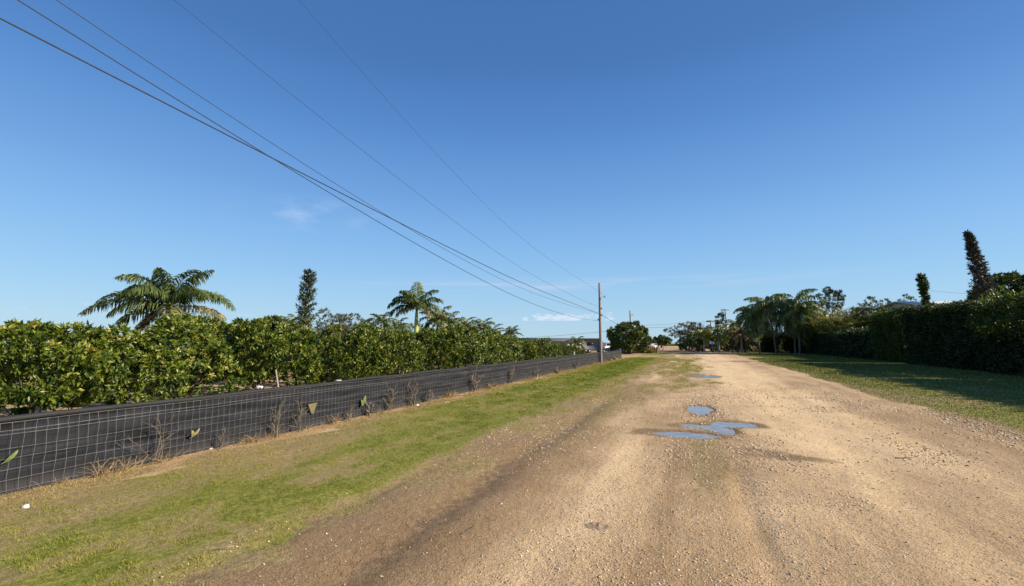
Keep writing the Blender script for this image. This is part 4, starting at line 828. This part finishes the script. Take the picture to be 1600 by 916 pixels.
# mailbox, posts, stake
q = ground_px(1113, 552); q = at(1113, 545, 92)
o = thing('mailbox', (q[0], q[1], 0), 'white mailbox on a post at the driveway mouth', 'mailbox', rz=.4)
m = MB(); m.box((0, 0, .8), (.14, .14, 1.6)); m.build('post', MT['wood'], o)
m = MB(); an = np.linspace(0, pi, 7); prof = [(-.28, 1.62), (.28, 1.62)] + [(.28 * cos(a), 1.9 + .28 * sin(a)) for a in an]; n = len(prof)
for s in (-.5, .5): m.add([(p[0], s, p[1]) for p in prof])
m.q.append(np.array([[i, (i + 1) % n, n + (i + 1) % n, n + i] for i in range(n)])); c0 = m.n; m.add([(0, -.5, 1.8), (0, .5, 1.8)]); m.t.append(np.array([[i, (i + 1) % n, c0] for i in range(n)] + [[n + (i + 1) % n, n + i, c0 + 1] for i in range(n)])); m.build('box', MT['white'], o)
for px, py, dx, hh, lab in [(405, 607, -.7, 1.0, 'short white post behind the fence, left of the leaning stake'), (529, 597, -.7, .98, 'short white post behind the fence, middle of the orchard front'), (671, 584, -.6, 1.06, 'white post top standing above the fence rim'), (897, 551, -1.5, 1.25, 'white capped post near the far end of the orchard')]:
    q = onX(px, py, FX + dx); m = MB(); m.tube([(0, 0, -.1), (0, 0, q[2] - .02), (0, 0, q[2] + .03)], [.045, .045, .05], 8); m.tube([(-.07, 0, q[2] + .03), (.09, 0, q[2] + .03)], .03, 6)
    tag(m.build('white_post', MT['white'], loc=(q[0], q[1], 0), smooth=False), lab, 'post', 'white posts behind the fence')
q = onX(441, 606, FX - .5); q2 = onX(431, 578, FX - .5); m = MB(); b0 = q + (q - q2) * (q[2] / (q2[2] - q[2])); b0 = q + (q - q2) * .5; b0[2] = 0; m.tube([b0 - b0, q2 - b0], [.024, .017], 6)
tag(m.build('wooden_stake', MT['palebark'], loc=tuple(b0)), 'pale wooden stake leaning left above the fence rim', 'stake')

# ------------------------------------------------------------------ poles and wires
PX, PY = -8.25, 44.6
def pole(loc, h, r, label, extra=None, lean=0):
    o = thing('utility_pole', (loc[0], loc[1], 0), label, 'utility pole', 'utility poles along the road'); m = MB(); k = np.linspace(0, 1, 8)
    m.tube(np.stack([lean * k, 0 * k, -.1 + k * (h + .1)], 1), r * (1.15 - .4 * k), 10); m.build('post', MT['wood'], o, True)
    return o
P1 = pole((PX, PY), 7.75, .13, 'tall weathered wooden utility pole at the end of the fence')
def bracket(o, z, ln=.35, r=.03, sgn=1):
    m = MB(); m.tube([(.08 * sgn, 0, z), (sgn * (.08 + ln), 0, z + .02)], r * .6, 5); b = m.build('bracket', MT['metal'], o)
    k = MB(); k.tube([(sgn * (.08 + ln), 0, z - .06), (sgn * (.08 + ln), 0, z + .02), (sgn * (.08 + ln), 0, z + .12)], [r * 1.6, r * 2.4, r * 1.2], 8); k.build('insulator', MT['ceramic'], b)
bracket(P1, 6.35, .45, .035); bracket(P1, 5.25, .12); bracket(P1, 4.6, .12); bracket(P1, 4.15, .1, sgn=-1)
q2 = at(986, 545, 82); P2 = pole((q2[0], q2[1]), at(985, 485, 82)[2], .14, 'second utility pole with transformer rising through the round shade tree')
zt = at(988, 509, 82)[2]; m = MB(); m.tube([(.0, -.32, zt - .6), (0, -.32, zt - .55), (0, -.32, zt + .4), (0, -.32, zt + .5)], [.2, .26, .26, .12], 12); m.build('transformer', MT['greyw'], P2); bracket(P2, at(985, 492, 82)[2], .4, .05)
q3 = at(1138, 545, 118); P3 = pole((q3[0], q3[1]), at(1136, 482, 118)[2], .16, 'distant pole with crossarm rising above the coconut palms', lean=-.3)
m = MB(); m.box((-.3, 0, at(1136, 484, 118)[2]), (2.2, .15, .25), YAW); m.build('crossarm', MT['wood'], P3)
q4 = at(1112, 545, 105); P4 = pole((q4[0], q4[1]), at(1112, 500, 105)[2], .16, 'short distant pole left of the small tufted pine')
m = MB(); m.box((0, 0, at(1112, 502, 105)[2]), (1.8, .15, .35), YAW); m.build('crossarm', MT['wood'], P4)
def wire_o(name, pts, r, label, mat='cable', group='overhead lines'):
    pts = np.asarray(pts, float); c = pts[0].copy(); m = MB(); m.tube(pts - c, r, 5); tag(m.build(name, MT[mat], loc=tuple(c), smooth=True), label, 'wire', group)
def along(data, x, deg, end, r, label, mat='cable', rr=None):
    d = np.array(data); c = np.polyfit(np.append(d[:, 0], PY), np.append(d[:, 1], end), deg, w=np.append(np.ones(len(d)), 3)); y = np.linspace(-3, PY, 60)
    z = np.polyval(c, y); z = z + (end - z[-1]) * sstep(30, PY, y)
    X = -9 + (x + 9) * sstep(20, PY, y)
    rad = np.interp(y, [0, 44], [r, r * (rr or 1.5)])
    wire_o('overhead_wire', np.stack([X, y, z], 1), rad, label, mat)
along([(3, 6.6), (7.2, 6.3), (16, 5.78), (30, 5.15), (43, 4.62)], PX + .22, 2, 4.6, .013, 'thickest black cable, the lower one entering from the left edge', rr=1.3)
along([(3.2, 7.0), (4.5, 6.75), (9.1, 6.05), (16, 5.2), (25, 4.45), (34.6, 3.95)], PX - .2, 3, 4.1, .009, 'dark cable that sags lowest and crosses the thickest one')
along([(3.6, 7.3), (6.4, 6.8), (13.3, 5.9), (23, 5.15), (30.3, 4.8)], PX + .22, 3, 4.64, .006, 'thin dark cable closest above the thickest one')
along([(6, 8.4), (13.2, 7.4), (23.1, 6.3), (37.9, 5.4)], PX + .22, 3, 5.27, .0035, 'very thin pale wire, second highest of the five', rr=2.5)
along([(8.9, 10.5), (15.9, 9.1), (24, 8.0), (33.8, 7.05)], PX + .55, 3, 6.4, .0028, 'very thin pale wire, highest and steepest of the five', rr=2.5)
def span(a, b, sag, r, label, n=20):
    t = np.linspace(0, 1, n)[:, None]; p = np.asarray(a) + (np.asarray(b) - np.asarray(a)) * t; p[:, 2] -= sag * 4 * (t * (1 - t))[:, 0]; wire_o('overhead_wire', p, r, label)
span((PX + .22, PY, 4.6), (q2[0], q2[1], at(987, 512, 82)[2]), .3, .018, 'short cable from the tall pole to the transformer pole')
span(at(560, 533, 90), at(988, 513.5, 82), .9, .022, 'cable crossing behind the tall pole above the long building')
span(at(988, 512, 82), at(1112, 502, 105), .5, .024, 'lower cable between the transformer pole and the short distant pole')
span(at(986, 509, 82), at(1137, 498, 118), .3, .02, 'upper cable between the transformer pole and the crossarm pole')
span(at(1112, 502, 105), at(1240, 494, 120), .5, .024, 'cable running right from the short distant pole behind the palms')
span(at(1445, 453, 66), at(1620, 460, 55), .3, .012, 'upper cable behind the leaning pine above the hedge')
span(at(1400, 474, 66), at(1700, 458, 52), .5, .014, 'lower cable skimming the top of the tall hedge')
